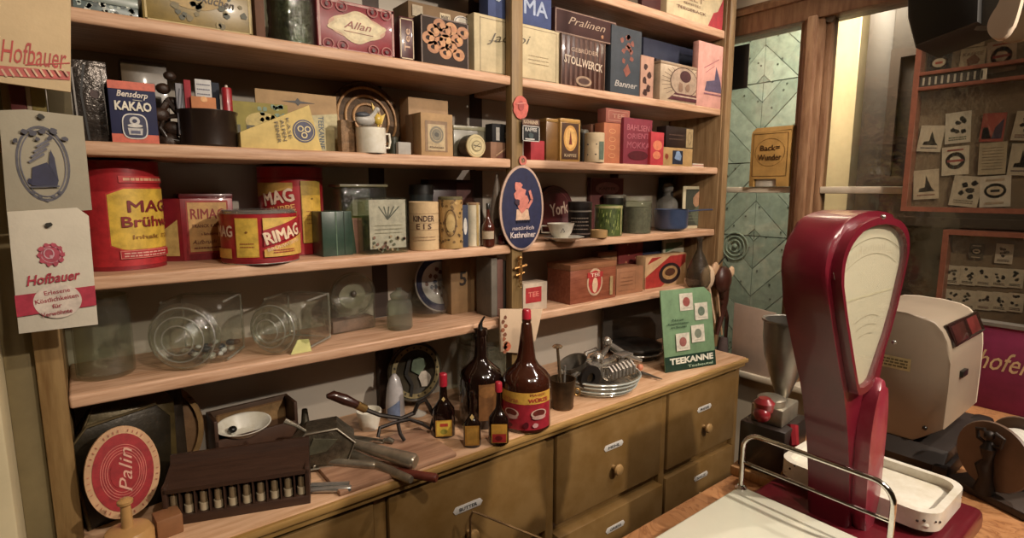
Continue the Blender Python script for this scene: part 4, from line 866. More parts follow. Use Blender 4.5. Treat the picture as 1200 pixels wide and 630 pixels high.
t = thing('round_tin', 'round tin lying on its side with a cream face like a dial, third shelf', 'tin', (c.x, 1.48, S2+.036), 0)
MB().lathe([(0, 0), (.033, 0), (.036, .003), (.036, .045), (0, .045)], 36, (0, 0, 0), 'y').build('tin_body', tin('2c2a24'), t)
MB().lathe([(0, -.003), (.033, -.003), (.036, 0), (.036, .008), (.033, .008)], 36, (0, 0, 0), 'y').build('lid', paper('cdbd8c'), t)
d = Deco(); d.oring(0, 0, .029, .029, .001, '8c7c50'); d.oval(0, 0, .019, .017, '8a7c54'); d.oval(0, 0, .016, .014, 'c4b484'); d.line([(-.014, .002), (.014, -.002)], .003, '5c5038'); d.line([(-.01, -.006), (.01, .008)], .002, '5c5038'); d.build(t, 'printed_label', (0, -.0032, 0))
boxy('tea_tin', 'black tin with pale letters and a round top left of the middle post', 577, 604, 134, S2+.055, '1a1a1e', .04, 1.51, deco=lambda d, w, h: (d.rect(w*.15, h*.1, w*.3, h*.8, 'b8b4ac'), d.text('ME', w*.7, h*.4, w*.35, h*.3, 'b8a888')), hh=.06)
boxy('sweet_box', 'brown box with a wavy ornament supporting the black tin left of the middle post', 575, 605, 161, S2, '8c6448', .06, 1.50, deco=lambda d, w, h: (d.poly([(w*.2, h*.1), (w*.9, h*.9), (w, h*.9), (w, 0), (w*.3, 0)], '6a3c2c'), d.line([(w*.2, h*.2), (w*.7, h*.8)], .003, 'c4a078')), hh=.0545)
# third shelf, right bay
boxy('sweet_box', 'small bright red box directly right of the middle post on the third shelf', 622, 638, 164, S2, 'a8202c', .04, 1.50)
def f(d, w, h): d.frame(0, 0, w, h, .003, 'c89c50'); d.rect(w*.08, h*.06, w*.92, h*.9, '4a2c14'); d.oval(w*.5, h*.55, w*.34, h*.3, 'c8903c'); d.oval(w*.5, h*.55, w*.27, h*.24, 'd8a858'); d.poly([(w*.42, h*.4), (w*.58, h*.4), (w*.5, h*.74)], '7a2c18'); d.text('KAFFEE', w*.5, h*.15, w*.6, h*.07, 'c8b088')
boxy('coffee_tin', 'gold brown tin with an oval picture on the third shelf right of the post', 656, 679, 138, S2, 'a87c30', .05, 1.49, deco=f, kind='tin', lid=(.012, 'b88c44'))
boxy('tin_box', 'plain bronze coloured tin standing tight against the gold tin with the oval picture', 640, 656, 138, S2, '7a5420', .055, 1.50, kind='tin', lid=(.012, '9a7434'))
roundy('dark_jar', 'dark glass jar behind the cup with a blue cross', 677, 689, 152, S2, BLACK, 1.53, lid=(.01, '5c584c'))
def f(d, r, h): d.line([(-r*.7, h*.25), (r*.25, h*.62)], .005, '28283c'); d.line([(-r*.7, h*.62), (r*.2, h*.25)], .005, '28283c'); d.rect(r*.5, h*.1, r*1.1, h*.7, '5a6a58')
roundy('paper_cup', 'cream round tub with a dark blue cross band on the third shelf', 684, 708, 156, S2, 'c4ae88', 1.49, deco=f, kind='paper', body='tub')
boxy('tea_carton', 'orange brown tea carton standing behind the cream tub', 707, 726, 143, S2, 'b0643c', .05, 1.50, deco=lambda d, w, h: [(d.oring(w*.5, h*z, w*.2, h*.06, .002, 'd89c60', 10), setattr(d, 'L', d.L-1)) for z in (.2, .4, .6, .8)])
boxy('tea_carton', 'dark brown carton with a pale side behind the orange tea carton', 692, 708, 145, S2, '6a4028', .05, 1.56)
boxy('tea_carton', 'dark crimson narrow carton between the orange carton and the lettered bag', 726, 732, 143, S2, '6a1018', .05, 1.50)
c0, w0, h0 = fit(707, 732, 143, S2, 1.50)
boxy('sweet_box', 'small flat pinkish box stacked on top of the orange tea carton', 710, 738, 126, S2+h0+.001, '9a5444', .045, 1.50, deco=lambda d, w, h: (d.frame(w*.1, h*.15, w*.9, h*.85, .002, 'c08c74'), d.text('TEE', w*.5, h*.5, w*.5, h*.3, 'c08c74')))
boxy('tea_bag', 'crimson paper bag covered in lettering and scrolls on the third shelf', 730, 763, 137, S2, '7c1c30', .05, 1.485, deco=lambda d, w, h: (d.text('BAHLSEN', w*.5, h*.8, w*.8, h*.13, 'b06068', .02, .1), d.text('ORIENT', w*.5, h*.62, w*.8, h*.12, 'a85460', .02, .1, .05), d.text('MOKKA', w*.5, h*.42, w*.8, h*.14, 'a85460', .02, .1), d.oval(w*.5, h*.2, w*.35, h*.1, '54101c')))
boxy('tea_carton', 'bright red small carton with orange print right of the crimson bag', 762, 777, 154, S2, 'b82430', .04, 1.47, deco=lambda d, w, h: (d.oval(w*.5, h*.6, w*.35, h*.15, 'd87850'), d.oval(w*.45, h*.3, w*.3, h*.12, 'd87850')))
def f(d, w, h): d.rect(w*.3, h*.1, w*.65, h*.85, '1c2438'); d.blob(w*.48, h*.55, w*.13, '7890b0'); d.blob(w*.1, h*.5, w*.07, '8c3420')
_, w_, h_ = boxy('cocoa_tin', 'yellow tan tin with a dark blue picture under the dark oval tin', 777, 811, 172, S2, 'b08c54', .05, 1.47, deco=f, kind='tin')
boxy('cocoa_tin', 'black brown tin with a pale end stacked on the yellow tan tin', 780, 812, 147, S2+h_+.0005, '2a1c18', .05, 1.475, deco=lambda d, w, h: (d.rect(w*.72, h*.05, w*.97, h*.95, 'a48c60'), d.oring(w*.85, h*.5, w*.07, h*.3, .002, '54442c'), d.scribble(w*.1, h*.3, w*.6, h*.7, '5c4438', 2, .002)), kind='tin')
for k in range(3): tag(MB().box(0, .09-.004*k, 0, .12, 0, .0045, .0006).build('booklet', paper(['c8b8a0', 'b87868', 'd0c4b0'][k]), None, (P(812, 196, Y=1.47).x+.003*k, 1.475, S2+.005*k)), ['cream booklet, bottom of the small stack at the third shelf right end', 'reddish booklet, middle of the small stack at the third shelf right end', 'pale booklet, top of the small stack at the third shelf right end'][k], 'booklet', 'booklets at the right end of the third shelf')
# ---- fourth shelf, left bay
MR, MY = 'a8121e', 'd8b020'
def f(d, r, h):
    d.rect(-r*1.35, h*.0, r*1.5, h*.04, '8a0c18'); d.rect(-r*1.1, h*.04, r*1.5, h*.72, 'b4141f')
    a0 = -r*.42; d.cols([a0+(r*1.6-a0)*i/16 for i in range(17)], lambda u: (h*.225-h*.05*min(1, (u-a0)/r*3), h*.70+h*.06*min(1, (u-a0)/r*2.4)), 'c83028')
    d.cols([a0+.003+(r*1.6-a0)*i/16 for i in range(17)], lambda u: (h*.24-h*.05*min(1, (u-a0)/r*3), h*.685+h*.06*min(1, (u-a0)/r*2.4)), MY)
    d.rect(-r*.1, h*.80, r*1.5, h*.86, 'c02a2a'); d.scribble(-r*.0, h*.815, r*1.2, h*.845, 'd8a078', 1, .003)
    d.text('MAGGI', r*.92, h*.585, r*1.75, h*.105, '7a1418', .03); d.text('Brühwürfel', r*.98, h*.445, r*2.2, h*.10, '8a1c18', .02)
    d.text('Inhalt 1250g', r*.85, h*.30, r*1.5, h*.05, '94641c', .01)
    d.rect(-r*.2, h*.11, r*1.2, h*.185, 'd87868'); d.rect(-r*.18, h*.117, r*1.2, h*.178, 'b4141f'); d.scribble(-r*.12, h*.12, r*1.0, h*.172, 'dca090', 2, .0016)
roundy('soup_can', 'tallest red and yellow soup can at the left end of the fourth shelf', 106, 190, 189, S3, MR, bot=317, deco=f, kind='tin', face=.12, rimcol=tin('8a0c18'))
def f(d, w, h): d.rect(w*.1, h*.1, w*.9, h*.9, '9c2418'); d.rect(w*.13, h*.13, w*.87, h*.87, 'c0924c'); d.text('RIMAG', w*.5, h*.70, w*.64, h*.15, '8a2418', .02); d.text('FRANCK KAFFEE', w*.5, h*.52, w*.6, h*.05, '6c3418'); d.text('a Schutzmarke', w*.55, h*.40, w*.4, h*.04, '6c3418'); d.text('Aufbruch', w*.4, h*.28, w*.45, h*.06, '6c3418', .0, .3); d.scribble(w*.2, h*.16, w*.8, h*.22, '7c3c18', 1, .0015)
t, w_, h_ = boxy('soup_tin', 'square dark red tin with a tan lettered panel between the soup cans', 216, 277, 227, S3, '841420', .09, bot=306, deco=f, kind='tin', lid=(.012, '5c0c14'), y=None)
MB().prism([(-.045, .03), (0, .0), (0, .09), (-.045, .07)], 0, h_-.012, 'z', .002).build('side_body', tin('841420'), t)
d = Deco(); d.poly([(.0, h_*.08), (.046, h_*.08), (.046, h_*.62), (.0, h_*.42)], 'c0a054'); d.build(t, 'side_label', (-.0455, .031, 0), (0, 0, -.588))
def f(d, r, h):
    d.rect(-r*1.5, h*.04, r*1.5, h*.1, '8a0c18')
    d.rect(-r*.62, h*.14, -r*.04, h*.86, 'd8a020'); d.rect(-r*.6, h*.16, -r*.06, h*.84, 'd8b02c'); d.scribble(-r*.5, h*.3, -r*.15, h*.42, 'a85c28', 2, .0014); d.blob(-r*.33, h*.6, .004, '8a5c18')
    d.rect(-r*1.4, h*.12, -r*.75, h*.3, 'd8a83c'); d.text('MAG', -r*1.0, h*.62, r*.6, h*.2, 'e4c8b0', .03)
    d.cols([r*.08+(r*1.4)*i/12 for i in range(13)], lambda u: (h*.56+(u-r*.1)*.28, h*.86), 'd8b040'); d.cols([r*.08+(r*1.4)*i/12 for i in range(13)], lambda u: (h*.34+(u-r*.1)*.3, h*.64+(u-r*.1)*.3), MR)
    d.cols([r*.08+(r*1.4)*i/12 for i in range(13)], lambda u: (h*.14, h*.28+(u-r*.1)*.3), 'd8a83c'); d.text('RIMAG', r*.62, h*.56+r*.0, r*1.05, h*.22, 'f0d4b0', .04, 0, .24); d.text('BRÜHWÜRFEL', r*.64, h*.36, r*1.0, h*.08, 'e8c090', .02, 0, .24); d.scribble(r*.3, h*.2, r*.9, h*.28, 'a84028', 2, .0014)
roundy('soup_can', 'short wide red and yellow soup can with a metal rim', 264, 349, 245, S3, MR, 1.535, deco=f, kind='tin', rimcol=STEEL, lid=(.006, STEEL, .97))
def f(d, r, h):
    d.rect(-r*1.5, h*.86, r*1.5, h*.88, '8a0c18'); d.cols([-r*1.4+(r*1.45)*i/12 for i in range(13)], lambda u: (h*.68+(u+r)*.2, h*.82), 'b88c38')
    d.text('MAG', -r*.42, h*.66, r*.95, h*.14, 'dcc0a8', .04, 0, .18); d.text('SUPPE', -r*.3, h*.53, r*.8, h*.07, 'd89c50', .02, 0, .15)
    d.rect(r*.28, h*.14, r*1.0, h*.84, 'a88824'); d.rect(r*.3, h*.14, r*.98, h*.68, 'd0a420'); d.blob(r*.62, h*.64, .004, '7a5c18'); d.scribble(r*.42, h*.34, r*.85, h*.52, 'a0641c', 4, .0013); d.rect(-r*.3, h*.14, r*.05, h*.34, 'c89c34')
roundy('soup_can', 'tall red and yellow soup can standing behind the short wide one', 309, 381, 196, S3, MR, 1.67, deco=f, kind='tin', rimcol=tin('8a0c18'))
boxy('small_tin', 'small dark green hinged tin left of the glass cube jar', 379, 414, 248, S3, '2e4638', .07, bot=301, rz=.05, deco=lambda d, w, h: (d.rect(w*.44, 0, w*.48, h, '4c6850'), d.rect(w*.72, h*0, w*.74, h, '20301f')), kind='tin')
boxy('small_packet', 'small pink and green packet leaning behind the dark green tin', 409, 426, 256, S3, 'a87c68', .02, 1.53, rz=.2, deco=lambda d, w, h: d.poly([(0, 0), (w*.5, 0), (w*.3, h), (0, h)], '3c5040'))
t, w_, h_ = boxy('glass_jar', 'square glass jar of pale sweets with a leaf label on the fourth shelf', 402, 456, 219, S3, GLASSG, .09, 1.55, bev=.008, body='jar_body')
MB().box(.006, w_-.006, .006, .084, .004, h_*.55, .006).build('jar_contents', mat('8c8c3c', .5, 0, .4, 50, .6), t)
MB().box(-.002, w_+.002, -.002, .092, h_, h_+.008, .002).build('lid', tin('6a6448'), t)
t, w_, h_ = boxy('glass_jar', 'clear square jar with a grey green plant label in front on the fourth shelf', 430, 479, 232, S3, GLASSG, .06, bot=299, bev=.006, body='jar_body', rz=.0)
d = Deco(); d.rect(w_*.08, h_*.1, w_*.94, h_*.97, 'a09c84'); 
for k in range(5): d.line([(w_*.5, h_*.62), (w_*(.3+.12*k), h_*.85)], .003, '4c5040')
d.scribble(w_*.2, h_*.35, w_*.85, h_*.55, '8c886c', 3, .001)
for k in range(26): d.blob(w_*random.uniform(.1, .9), h_*random.uniform(.03, .33), .005, random.choice(['7c5844', '54583c', '94805c'])); d.L -= 1
d.build(t)
roundy('dark_jar', 'dark jar with a ribbed black lid standing behind the cream children cup', 481, 509, 216, S3, mat('2c3030', .3, 0, .1, coat=.4), 1.63, lid=(.03, BLACK, 1.05))
def f(d, r, h): d.text('KINDER', 0, h*.66, r*1.5, h*.12, '4c342c', .02); d.text('E I S', 0, h*.5, r*1.0, h*.11, '54382c', .01); d.rect(-r*1.3, h*.43, r*1.3, h*.435, '7c5c44'); d.rect(-r*1.3, h*.57, r*1.3, h*.573, '7c5c44'); d.rect(-r*1.3, h*.76, r*1.3, h*.765, '7c5c44'); d.scribble(-r*.8, h*.2, r*.8, h*.32, 'a88460', 2, .001)
roundy('paper_drum', 'cream cylindrical box with dark capitals on the fourth shelf', 480, 515, 236, S3, 'ccac7c', bot=294, deco=f, kind='paper', body='drum')
def f(d, r, h):
    for k in range(60): d.blob(random.uniform(-r*1.3, r*1.3), random.uniform(h*.04, h*.95), .005, random.choice(['7c5c2c', '5c4424', 'c09c58'])); d.L -= 1
    d.L += 1; d.oring(0, h*.5, r*.5, h*.26, .003, '6a4c24', 20); d.oval(0, h*.5, r*.35, h*.17, 'c8a868')
roundy('ornate_drum', 'mottled golden cylindrical tin with an oval medallion right of the cream box', 514, 543, 230, S3, 'b08c50', bot=292, deco=f, kind='tin', lid=(.008, '6c6444', 1.02))
boxy('small_box', 'dark blue and white narrow box right of the mottled golden tin', 542, 549, 240, S3, '24304c', .04, bot=290, deco=lambda d, w, h: d.oval(w*.5, h*.5, w*.3, h*.2, 'c8c4bc'))
roundy('white_jar', 'cream white cylinder with a golden edge on the fourth shelf', 546, 563, 237, S3, 'cfc4a8', bot=289, deco=lambda d, r, h: (d.rect(r*.5, h*.02, r*.9, h*.98, 'a88c50'), d.rect(-r*.9, h*.02, -r*.6, h*.98, 'dcd4c0')), kind='paper', lid=(.006, '8c6c4c', 1.02))
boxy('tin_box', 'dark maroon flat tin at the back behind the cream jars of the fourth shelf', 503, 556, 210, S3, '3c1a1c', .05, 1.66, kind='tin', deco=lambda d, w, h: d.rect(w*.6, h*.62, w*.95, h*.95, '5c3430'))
def bottle(name, label, pl, pr, top, z, y=None, bot=None, prof=None, m=None, cap=None, capr=.28, capz=.86, lab=None, flat=1, liquid=None, group=None, rz=0, cat='bottle'):
    c, r, h = fitc(pl, pr, top, z, y, bot); vd = math.atan2(c.x, c.y)
    t = thing(name, label, cat, c, -vd+rz, group)
    mb = MB(); mb.lathe([(a*r, b*h) for a, b in prof], 36, (0, 0, 0), 'z', 1, flat); mb.build('bottle_body', m, t)
    if cap: MB().lathe([(0, capz*h), (capr*r, capz*h), (capr*r*1.05, (capz+.01)*h), (capr*r, h*.985), (capr*r*.8, h), (0, h)], 20).build('cap', cap, t)
    if lab:
        d = Deco(r*1.0); 
        if flat != 1: d = Deco(); 
        lab(d, r, h); d.build(t, 'printed_label', (0, -r*flat*1.005 if flat != 1 else 0, 0))
    return t, r, h
BP1 = [(0, 0), (.96, 0), (1, .02), (1, .42), (.9, .5), (.5, .6), (.3, .7), (.27, .86), (.27, .9), (0, .9)]
BROWN = mat('2c140c', .12, 0, .1, 10, .0, coat=.8, key='brownglass'); DBROWN = mat('1a0c08', .1, 0, .1, 10, 0, coat=.8, key='dbrown')
bottle('medicine_bottle', 'small amber brown bottle with a cream label near the oval sign', 564, 580, 238, S3, bot=289, prof=BP1, m=mat('4c2014', .15, 0, .1, coat=.8), lab=lambda d, r, h: (d.rect(-r, h*.18, r, h*.36, 'b8a488')), cap=BLACK)
bottle('porcelain_bottle', 'slender white porcelain bottle with a small round mark beside the oval sign', 573, 592, 203, S3, 1.53, prof=[(0, 0), (.9, 0), (1, .04), (1, .3), (.85, .5), (.5, .75), (.2, .92), (.16, 1), (0, 1)], m=mat('a89888', .3, 0, .15, coat=.4), lab=lambda d, r, h: (d.oval(0, h*.3, r*.4, h*.07, '6c5c58')))
bottle('medicine_bottle', 'dark red small bottle tucked beside the slender white bottle', 583, 594, 262, S3, 1.49, prof=BP1, m=mat('4c1018', .2, 0, .1, coat=.8), cap=BLACK)
# fourth shelf, right bay
c = P(657, 232, Y=1.66); t = thing('round_tin', 'large dark red round tin with pale lettering behind the cup', 'tin', (c.x, 1.69, S3+.10), rot=(-.1, 0, 0))
MB().lathe([(0, -.0), (.092, 0), (.098, -.004), (.1, 0), (.1, .02), (0, .02)], 44, (0, 0, 0), 'y').build('tin_body', tin('54181a'), t); d = Deco(); d.oring(0, 0, .08, .08, .002, '84443c'); d.text('York', .02, .005, .1, .05, 'b8a08c', .02, .1, .15); d.build(t)
boxy('framed_sign', 'small dark red shield shaped sign behind the cylindrical tins of the fourth shelf', 691, 729, 208, S3+.0, '5c2a26', .02, 1.72, deco=lambda d, w, h: (d.frame(0, 0, w, h, .004, '7c4a40'), d.oval(w*.5, h*.8, w*.36, h*.12, '8c544c'), d.text('KAFFEE', w*.5, h*.8, w*.5, h*.05, '3c1814')))
c, r, h = fitc(640, 681, 273, S3, bot=284)
t = thing('coffee_cup', 'white porcelain cup with a grey drawing on its saucer right of the oval sign', 'cup', (c.x, c.y, S3), -math.atan2(c.x, c.y))
sauc = thing('saucer', 'white porcelain saucer under the cup beside the oval sign', 'saucer', (c.x, c.y, S3))
MB().lathe([(0, 0), (.035, 0), (.05, .006), (.072, .014), (.074, .016), (.07, .017), (.04, .009), (0, .006)], 40).build('saucer_body', ENAM, sauc)
t.location = (c.x-.015, c.y, S3+.0065); sc2 = .048
MB().lathe([(0, 0), (.45*sc2, 0), (.5*sc2, .1*sc2), (.8*sc2, .5*sc2), (.98*sc2, 1.1*sc2), (1.02*sc2, 1.2*sc2), (.96*sc2, 1.18*sc2), (.75*sc2, .55*sc2), (0, .2*sc2)], 36).build('cup_body', ENAM, t)
MB().tube([(-.9*sc2, 0, 1.0*sc2), (-1.45*sc2, 0, 1.0*sc2), (-1.4*sc2, 0, .5*sc2), (-.8*sc2, 0, .5*sc2)], .003, 8).build('handle', ENAM, t)
d = Deco(sc2*.9); d.line([(0, .026), (.008, .042), (.014, .03), (.008, .028)], .0016, '4c4844'); d.build(t)
def f(d, r, h): d.rect(-r*1.3, h*.72, r*1.3, h*.76, '8c8478'); d.scribble(-r*.8, h*.2, r*.8, h*.6, '9c8c7c', 4, .0018); d.rect(-r*1.2, h*.1, r*1.2, h*.14, '6c5c54')
roundy('patterned_tin', 'black cylindrical tin with a pale pattern behind the brass lid', 665, 693, 236, S3, '1c1614', 1.53, deco=f, kind='tin', lid=(.02, '2a2422', 1.04))
roundy('brass_tin', 'small flat brass tin in front of the green tin', 690, 712, 269, S3, tin('a88450'), bot=279)
def f(d, r, h):
    d.rect(-r*1.4, h*.9, r*1.4, h*.98, 'a8a068')
    for k in range(70): u = random.uniform(-r*1.3, r*1.2); v = random.uniform(h*.05, h*.85); d.line([(u, v), (u+.001, v+.012)], .0025, random.choice(['8c9c48', '2c3c18', 'a0a858'])); d.L -= 1
    d.L += 1; d.rect(r*1.0, h*.05, r*1.1, h*.95, 'b8ac74')
roundy('green_tin', 'green speckled cylindrical tin in the middle of the right bay, fourth shelf', 696, 729, 240, S3, '4c5c28', bot=277, deco=f, kind='tin')
roundy('dark_tin', 'low dark tin with a silver grey lid behind the green speckled tin', 706, 733, 228, S3, '2c2824', 1.67, lid=(.012, '7c786c'))
t, r, h = roundy('glass_jar', 'cylindrical glass jar with a glass lid right of the green tin', 729, 763, 229, S3, GLASSG, bot=274, body='jar_body', lid=(.022, GLASS, 1.02))
MB().lathe([(0, .003), (r*.93, .003), (r*.93, h*.7), (0, h*.7)], 30).build('jar_contents', mat('6c665c', .7, 0, .2, 60, .2), t)
PB = mat('3c4c6c', .35, 0, .15, 16, .03, coat=.3, key='pan'); 
t, r, h = roundy('enamel_pan', 'blue enamel pan with a thin handle on a round blue plate, right bay', 766, 806, 245, S3+.012, PB, 1.53, prof=[(0, 0), (.9, 0), (.97, .1), (1, .95), (1.04, 1), (.96, 1), (.93, .2), (0, .15)], body='pan')
MB().tube([(r, 0, h*.9), (r+.06, 0, h*.98), (r+.10, 0, h)], .0035, 8).build('handle', PB, t)
tag(MB().lathe([(0, 0), (.04, 0), (.062, .008), (.066, .0115), (.06, .012), (0, .009)], 36).build('blue_plate', mat('2c4454', .3, 0, .15, coat=.4), None, (t.location.x-.005, t.location.y, S3)), 'round dark blue plate under the blue enamel pan', 'plate')
bottle('glass_stoppered_bottle', 'glass stoppered jar with a round knob behind the blue pan', 768, 794, 214, S3, 1.645, prof=[(0, 0), (1, 0), (1, .55), (.7, .65), (.25, .72), (.25, .78), (.45, .82), (.5, .9), (.35, .98), (0, 1)], m=glass('c8c0b8', key='stp', dirt_gleam=.2))
boxy('picture_card', 'white framed picture card with an orange fruit behind the blue pan', 799, 832, 218, S3, 'c8bc98', .006, 1.56, rz=-.05, deco=lambda d, w, h: (d.rect(w*.09, h*.07, w*.91, h*.93, '42463a'), d.blob(w*.5, h*.65, w*.2, 'b08460'), d.blob(w*.6, h*.75, w*.09, 'c89870'), d.blob(w*.5, h*.3, w*.25, '5c6450'), d.scribble(w*.15, h*.15, w*.85, h*.45, '6c705c', 4, .002)))
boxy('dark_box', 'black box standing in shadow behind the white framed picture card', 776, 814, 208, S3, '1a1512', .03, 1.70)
# ---- lowest shelf, left bay : glass
def jar(name, label, pl, pr, top, bot=None, y=None, prof=None, m=GLASS, z=S4): 
    return bottle(name, label, pl, pr, top, z, y=y, bot=bot, prof=prof, m=m, cat='jar')
jar('glass_jar', 'tall straight cylindrical glass jar at the left end of the lowest shelf', 97, 156, 346, bot=446, prof=[(0, 0), (.9, 0), (1, .04), (1, .8), (.92, .88), (.92, .93), (.98, .95), (.98, 1), (.9, 1), (.86, .9), (.93, .8), (.93, .06), (0, .03)], m=glass('eceee6', key='tj', base=.10, dirt_gleam=.03, rough=.06))
def tilted(label, cpx, cpy, y, r, rz, h=.20, side=.11, contents=None, w2=None, bot_flat=None):
    "square bonbon jar lying on one face, its round mouth and lid to the viewer"
    c = P(cpx, cpy, Y=y); t = thing('bonbon_jar', label, 'jar', (c.x, y, S4+side), rz)
    sd = side
    MB().box(-sd, sd, .035, .035+h, -sd, sd, .028, 4).build('jar_body', GLASS, t)
    for q in (-1, 1): MB().tube([(q*(sd-.008), .06, sd-.008), (q*(sd-.008), .02+h, sd-.008)], .003, 8).build('thick_edge', GLASSR, t); MB().tube([(q*(sd-.008), .06, -sd+.008), (q*(sd-.008), .02+h, -sd+.008)], .003, 8).build('thick_edge', GLASSR, t)
    MB().tube([(-sd+.008, .02+h, sd-.008), (sd-.008, .02+h, sd-.008), (sd-.008, .02+h, -sd+.008), (-sd+.008, .02+h, -sd+.008)], .003, 8, True).build('thick_edge', GLASSR, t)
    MB().lathe([(r*.75, .036), (r*.8, .02), (r, .012), (r*1.04, .006), (r, 0), (r*.9, -.004), (r*.86, .004), (r*.78, .012)], 44, (0, 0, 0), 'y').build('mouth', GLASS, t)
    MB().lathe([(r*.92, -.002), (r*.9, -.012), (r*.7, -.022), (r*.66, -.018), (r*.45, -.03), (r*.42, -.026), (r*.25, -.036), (r*.1, -.05), (0, -.053)], 44, (0, 0, 0), 'y').build('glass_lid', GLASS, t)
    for rr, yy in ((r*.92, -.006), (r*.68, -.022), (r*.44, -.03)): MB().tube([(rr*math.cos(i*PI/20), yy, rr*math.sin(i*PI/20)) for i in range(40)], .0018, 6, True).build('ring', GLASSR, t)
    if contents:
        mb = MB()
        for k in range(26):
            mb.use(contents[k % len(contents)]); mb.ball((random.uniform(-sd+.02, sd-.02), random.uniform(.05, .02+h), -sd+.016+random.uniform(0, .01)), random.uniform(.008, .013), random.uniform(.7, 1.3), 1, .7, 8)
        o = mb.build('sweets', None, t); o['kind'] = 'stuff'
    return t
SW = [mat(c, .35, 0, .1, coat=.3, key='sw') for c in ('c8c8c8', '2c3440', 'a8a498', '6c4838')]
tilted('big lying glass jar, round lid forward, grey and white sweets inside', 214, 384, 1.50, .080, -.55, .15, .082, SW)
tilted('lying glass jar with round lid forward behind the yellow paper scrap', 320, 370, 1.50, .068, -.85, .15, .072)
tag(MB().prism([(0, 0), (.055, .0), (.052, .034), (.022, .036)], 0, .002, 'y').build('paper_scrap', paper('ccc878'), None, (P(338, 402, Y=1.49).x, 1.475, S4+.001), (-.3, 0, 0)), 'small pale yellow paper scrap in front of the second lying glass jar', 'paper')
t, w_, h_ = boxy('domed_glass_jar', 'upright glass jar with an arched front and a white disc inside', 390, 441, 350, S4, GLASS, .07, bot=393, bev=.006, body='jar_body', rz=.08)
MB().ring(circ(w_/2, h_*1.02, w_*.5, h_*.62, 40), circ(w_/2, h_*1.02, w_*.46, h_*.56, 40), -.001, .012, 'y').build('mouth_ring', GLASS, t)
MB().prism(circ(w_/2, h_*1.02, w_*.47, h_*.58, 40), .004, .008, 'y').build('glass_lid', GLASS, t)
MB().prism(circ(w_/2, h_*.98, w_*.30, h_*.34, 30), .009, .012, 'y').build('white_disc', paper('b8b0a0'), t)
MB().ball((w_/2, .0, h_*1.05), .009, 1, 1, 1.2).build('knob', mat('4c4438', .4), t)
MB().box(.004, w_-.004, .004, .06, .003, h_*.35, .003).build('jar_contents', mat('7c5c48', .6, 0, .3, 30, .3), t)
jar('glass_jar', 'small glass jar with a domed glass stopper right of the arched jar', 454, 484, 337, bot=388, prof=[(0, 0), (.9, 0), (1, .05), (1, .55), (.9, .68), (.6, .72), (.7, .76), (.75, .84), (.4, .92), (.2, .94), (.25, 1), (0, 1)], m=glass('c8d0c4', key='sj', dirt_gleam=.12))
bottle('round_glass_jar', 'round bellied glass jar in front of the blue and white plate', 476, 528, 328, S4, bot=374, prof=[(0, 0), (.6, 0), (.9, .1), (1, .35), (.92, .65), (.7, .85), (.7, 1), (.66, 1), (.66, .85), (.86, .65), (.94, .35), (.8, .12), (0, .05)], m=glass('f0f0ec', key='rg', base=.06, dirt_gleam=.01), cat='jar')
c = P(515, 338, Y=1.69); t = thing('china_plate', 'blue and white china plate standing behind the round glass jar', 'plate', (c.x, 1.69, S4+.105), rot=(-.18, 0, 0))
MB().lathe([(0, 0), (.055, 0), (.075, -.008), (.1, -.014), (.103, -.012), (.1, -.008), (.075, .0), (.055, .008), (0, .008)], 44, (0, 0, 0), 'y').build('plate_body', mat('b8b4b4', .2, 0, .05, coat=.5), t)
mb = MB().use(mat('2c3458', .25, 0, .2, 40, coat=.4)); 
mb.lathe([(.0752, -.0092), (.0985, -.0150)], 44, (0, 0, 0), 'y'); mb.build('blue_rim', None, t)
d = Deco(); 
for k in range(22): a = k*.2856; d.blob(.055*math.cos(a)*random.uniform(.3, 1), .055*math.sin(a)*random.uniform(.3, 1), .009, random.choice(['2c3454', '6c4438', '8c7c7c'])); d.L -= 1
d.build(t)
boxy('cardboard_box', 'brown cardboard box with a dark 5 at the back right of the china plate', 529, 552, 300, S4, '84643c', .06, 1.62, deco=lambda d, w, h: d.text('5', w*.6, h*.6, w*.35, h*.25, '2c2018', .02))
boxy('cardboard_box', 'tan cardboard box with the letters Tai right of the box with a dark 5', 552, 583, 300, S4, '8f6f44', .06, 1.62, deco=lambda d, w, h: d.text('Tai', w*.55, h*.6, w*.45, h*.2, '2c2018', .02))
for i, (l, r_, c) in enumerate(((576, 583, '6c6458'), (583, 590, '70483c'), (590, 594, '4c463c'), (594, 598, '8c8478'))):
    boxy('booklet', ['grey booklet, leftmost of four standing beside the middle post', 'reddish booklet, second of four standing beside the middle post', 'dark booklet, third of four standing beside the middle post', 'pale booklet touching the middle post on the lowest shelf'][i], l, r_, 302+i*2, S4, c, .09, 1.50, group='booklets standing by the middle post')
# lowest shelf, right bay
CIG = mat('8c4c30', .45, 0, .15, 8, .05, stretch=(1.5, 10, 10), dark='6c3420', key='cig')
def f(d, w, h): d.oval(w*.52, h*.5, w*.17, h*.36, 'c0a080'); d.oval(w*.52, h*.5, w*.14, h*.30, 'b42c28'); d.oval(w*.52, h*.42, w*.06, h*.2, 'd8b490'); d.rect(w*.35, h*.62, w*.69, h*.76, 'b42c28'); d.text('TEE', w*.52, h*.69, w*.2, h*.09, 'e0c8b0'); d.rect(w*.85, h*.1, w*.92, h*.6, 'a88c5c')
c, w_, h_ = fit(674, 742, 315, S4, None, 0, 358); 
t, w_, h_ = boxy('cigar_box', 'long reddish brown wooden box with a red crest on the lowest shelf', 668, 721, 311, S4, CIG, .13, 1.485, deco=f, lid=(.022, mat('94603c', .45, 0, .15, 8, .05, stretch=(1.5, 10, 10), key='cig2')), body='wooden_body')
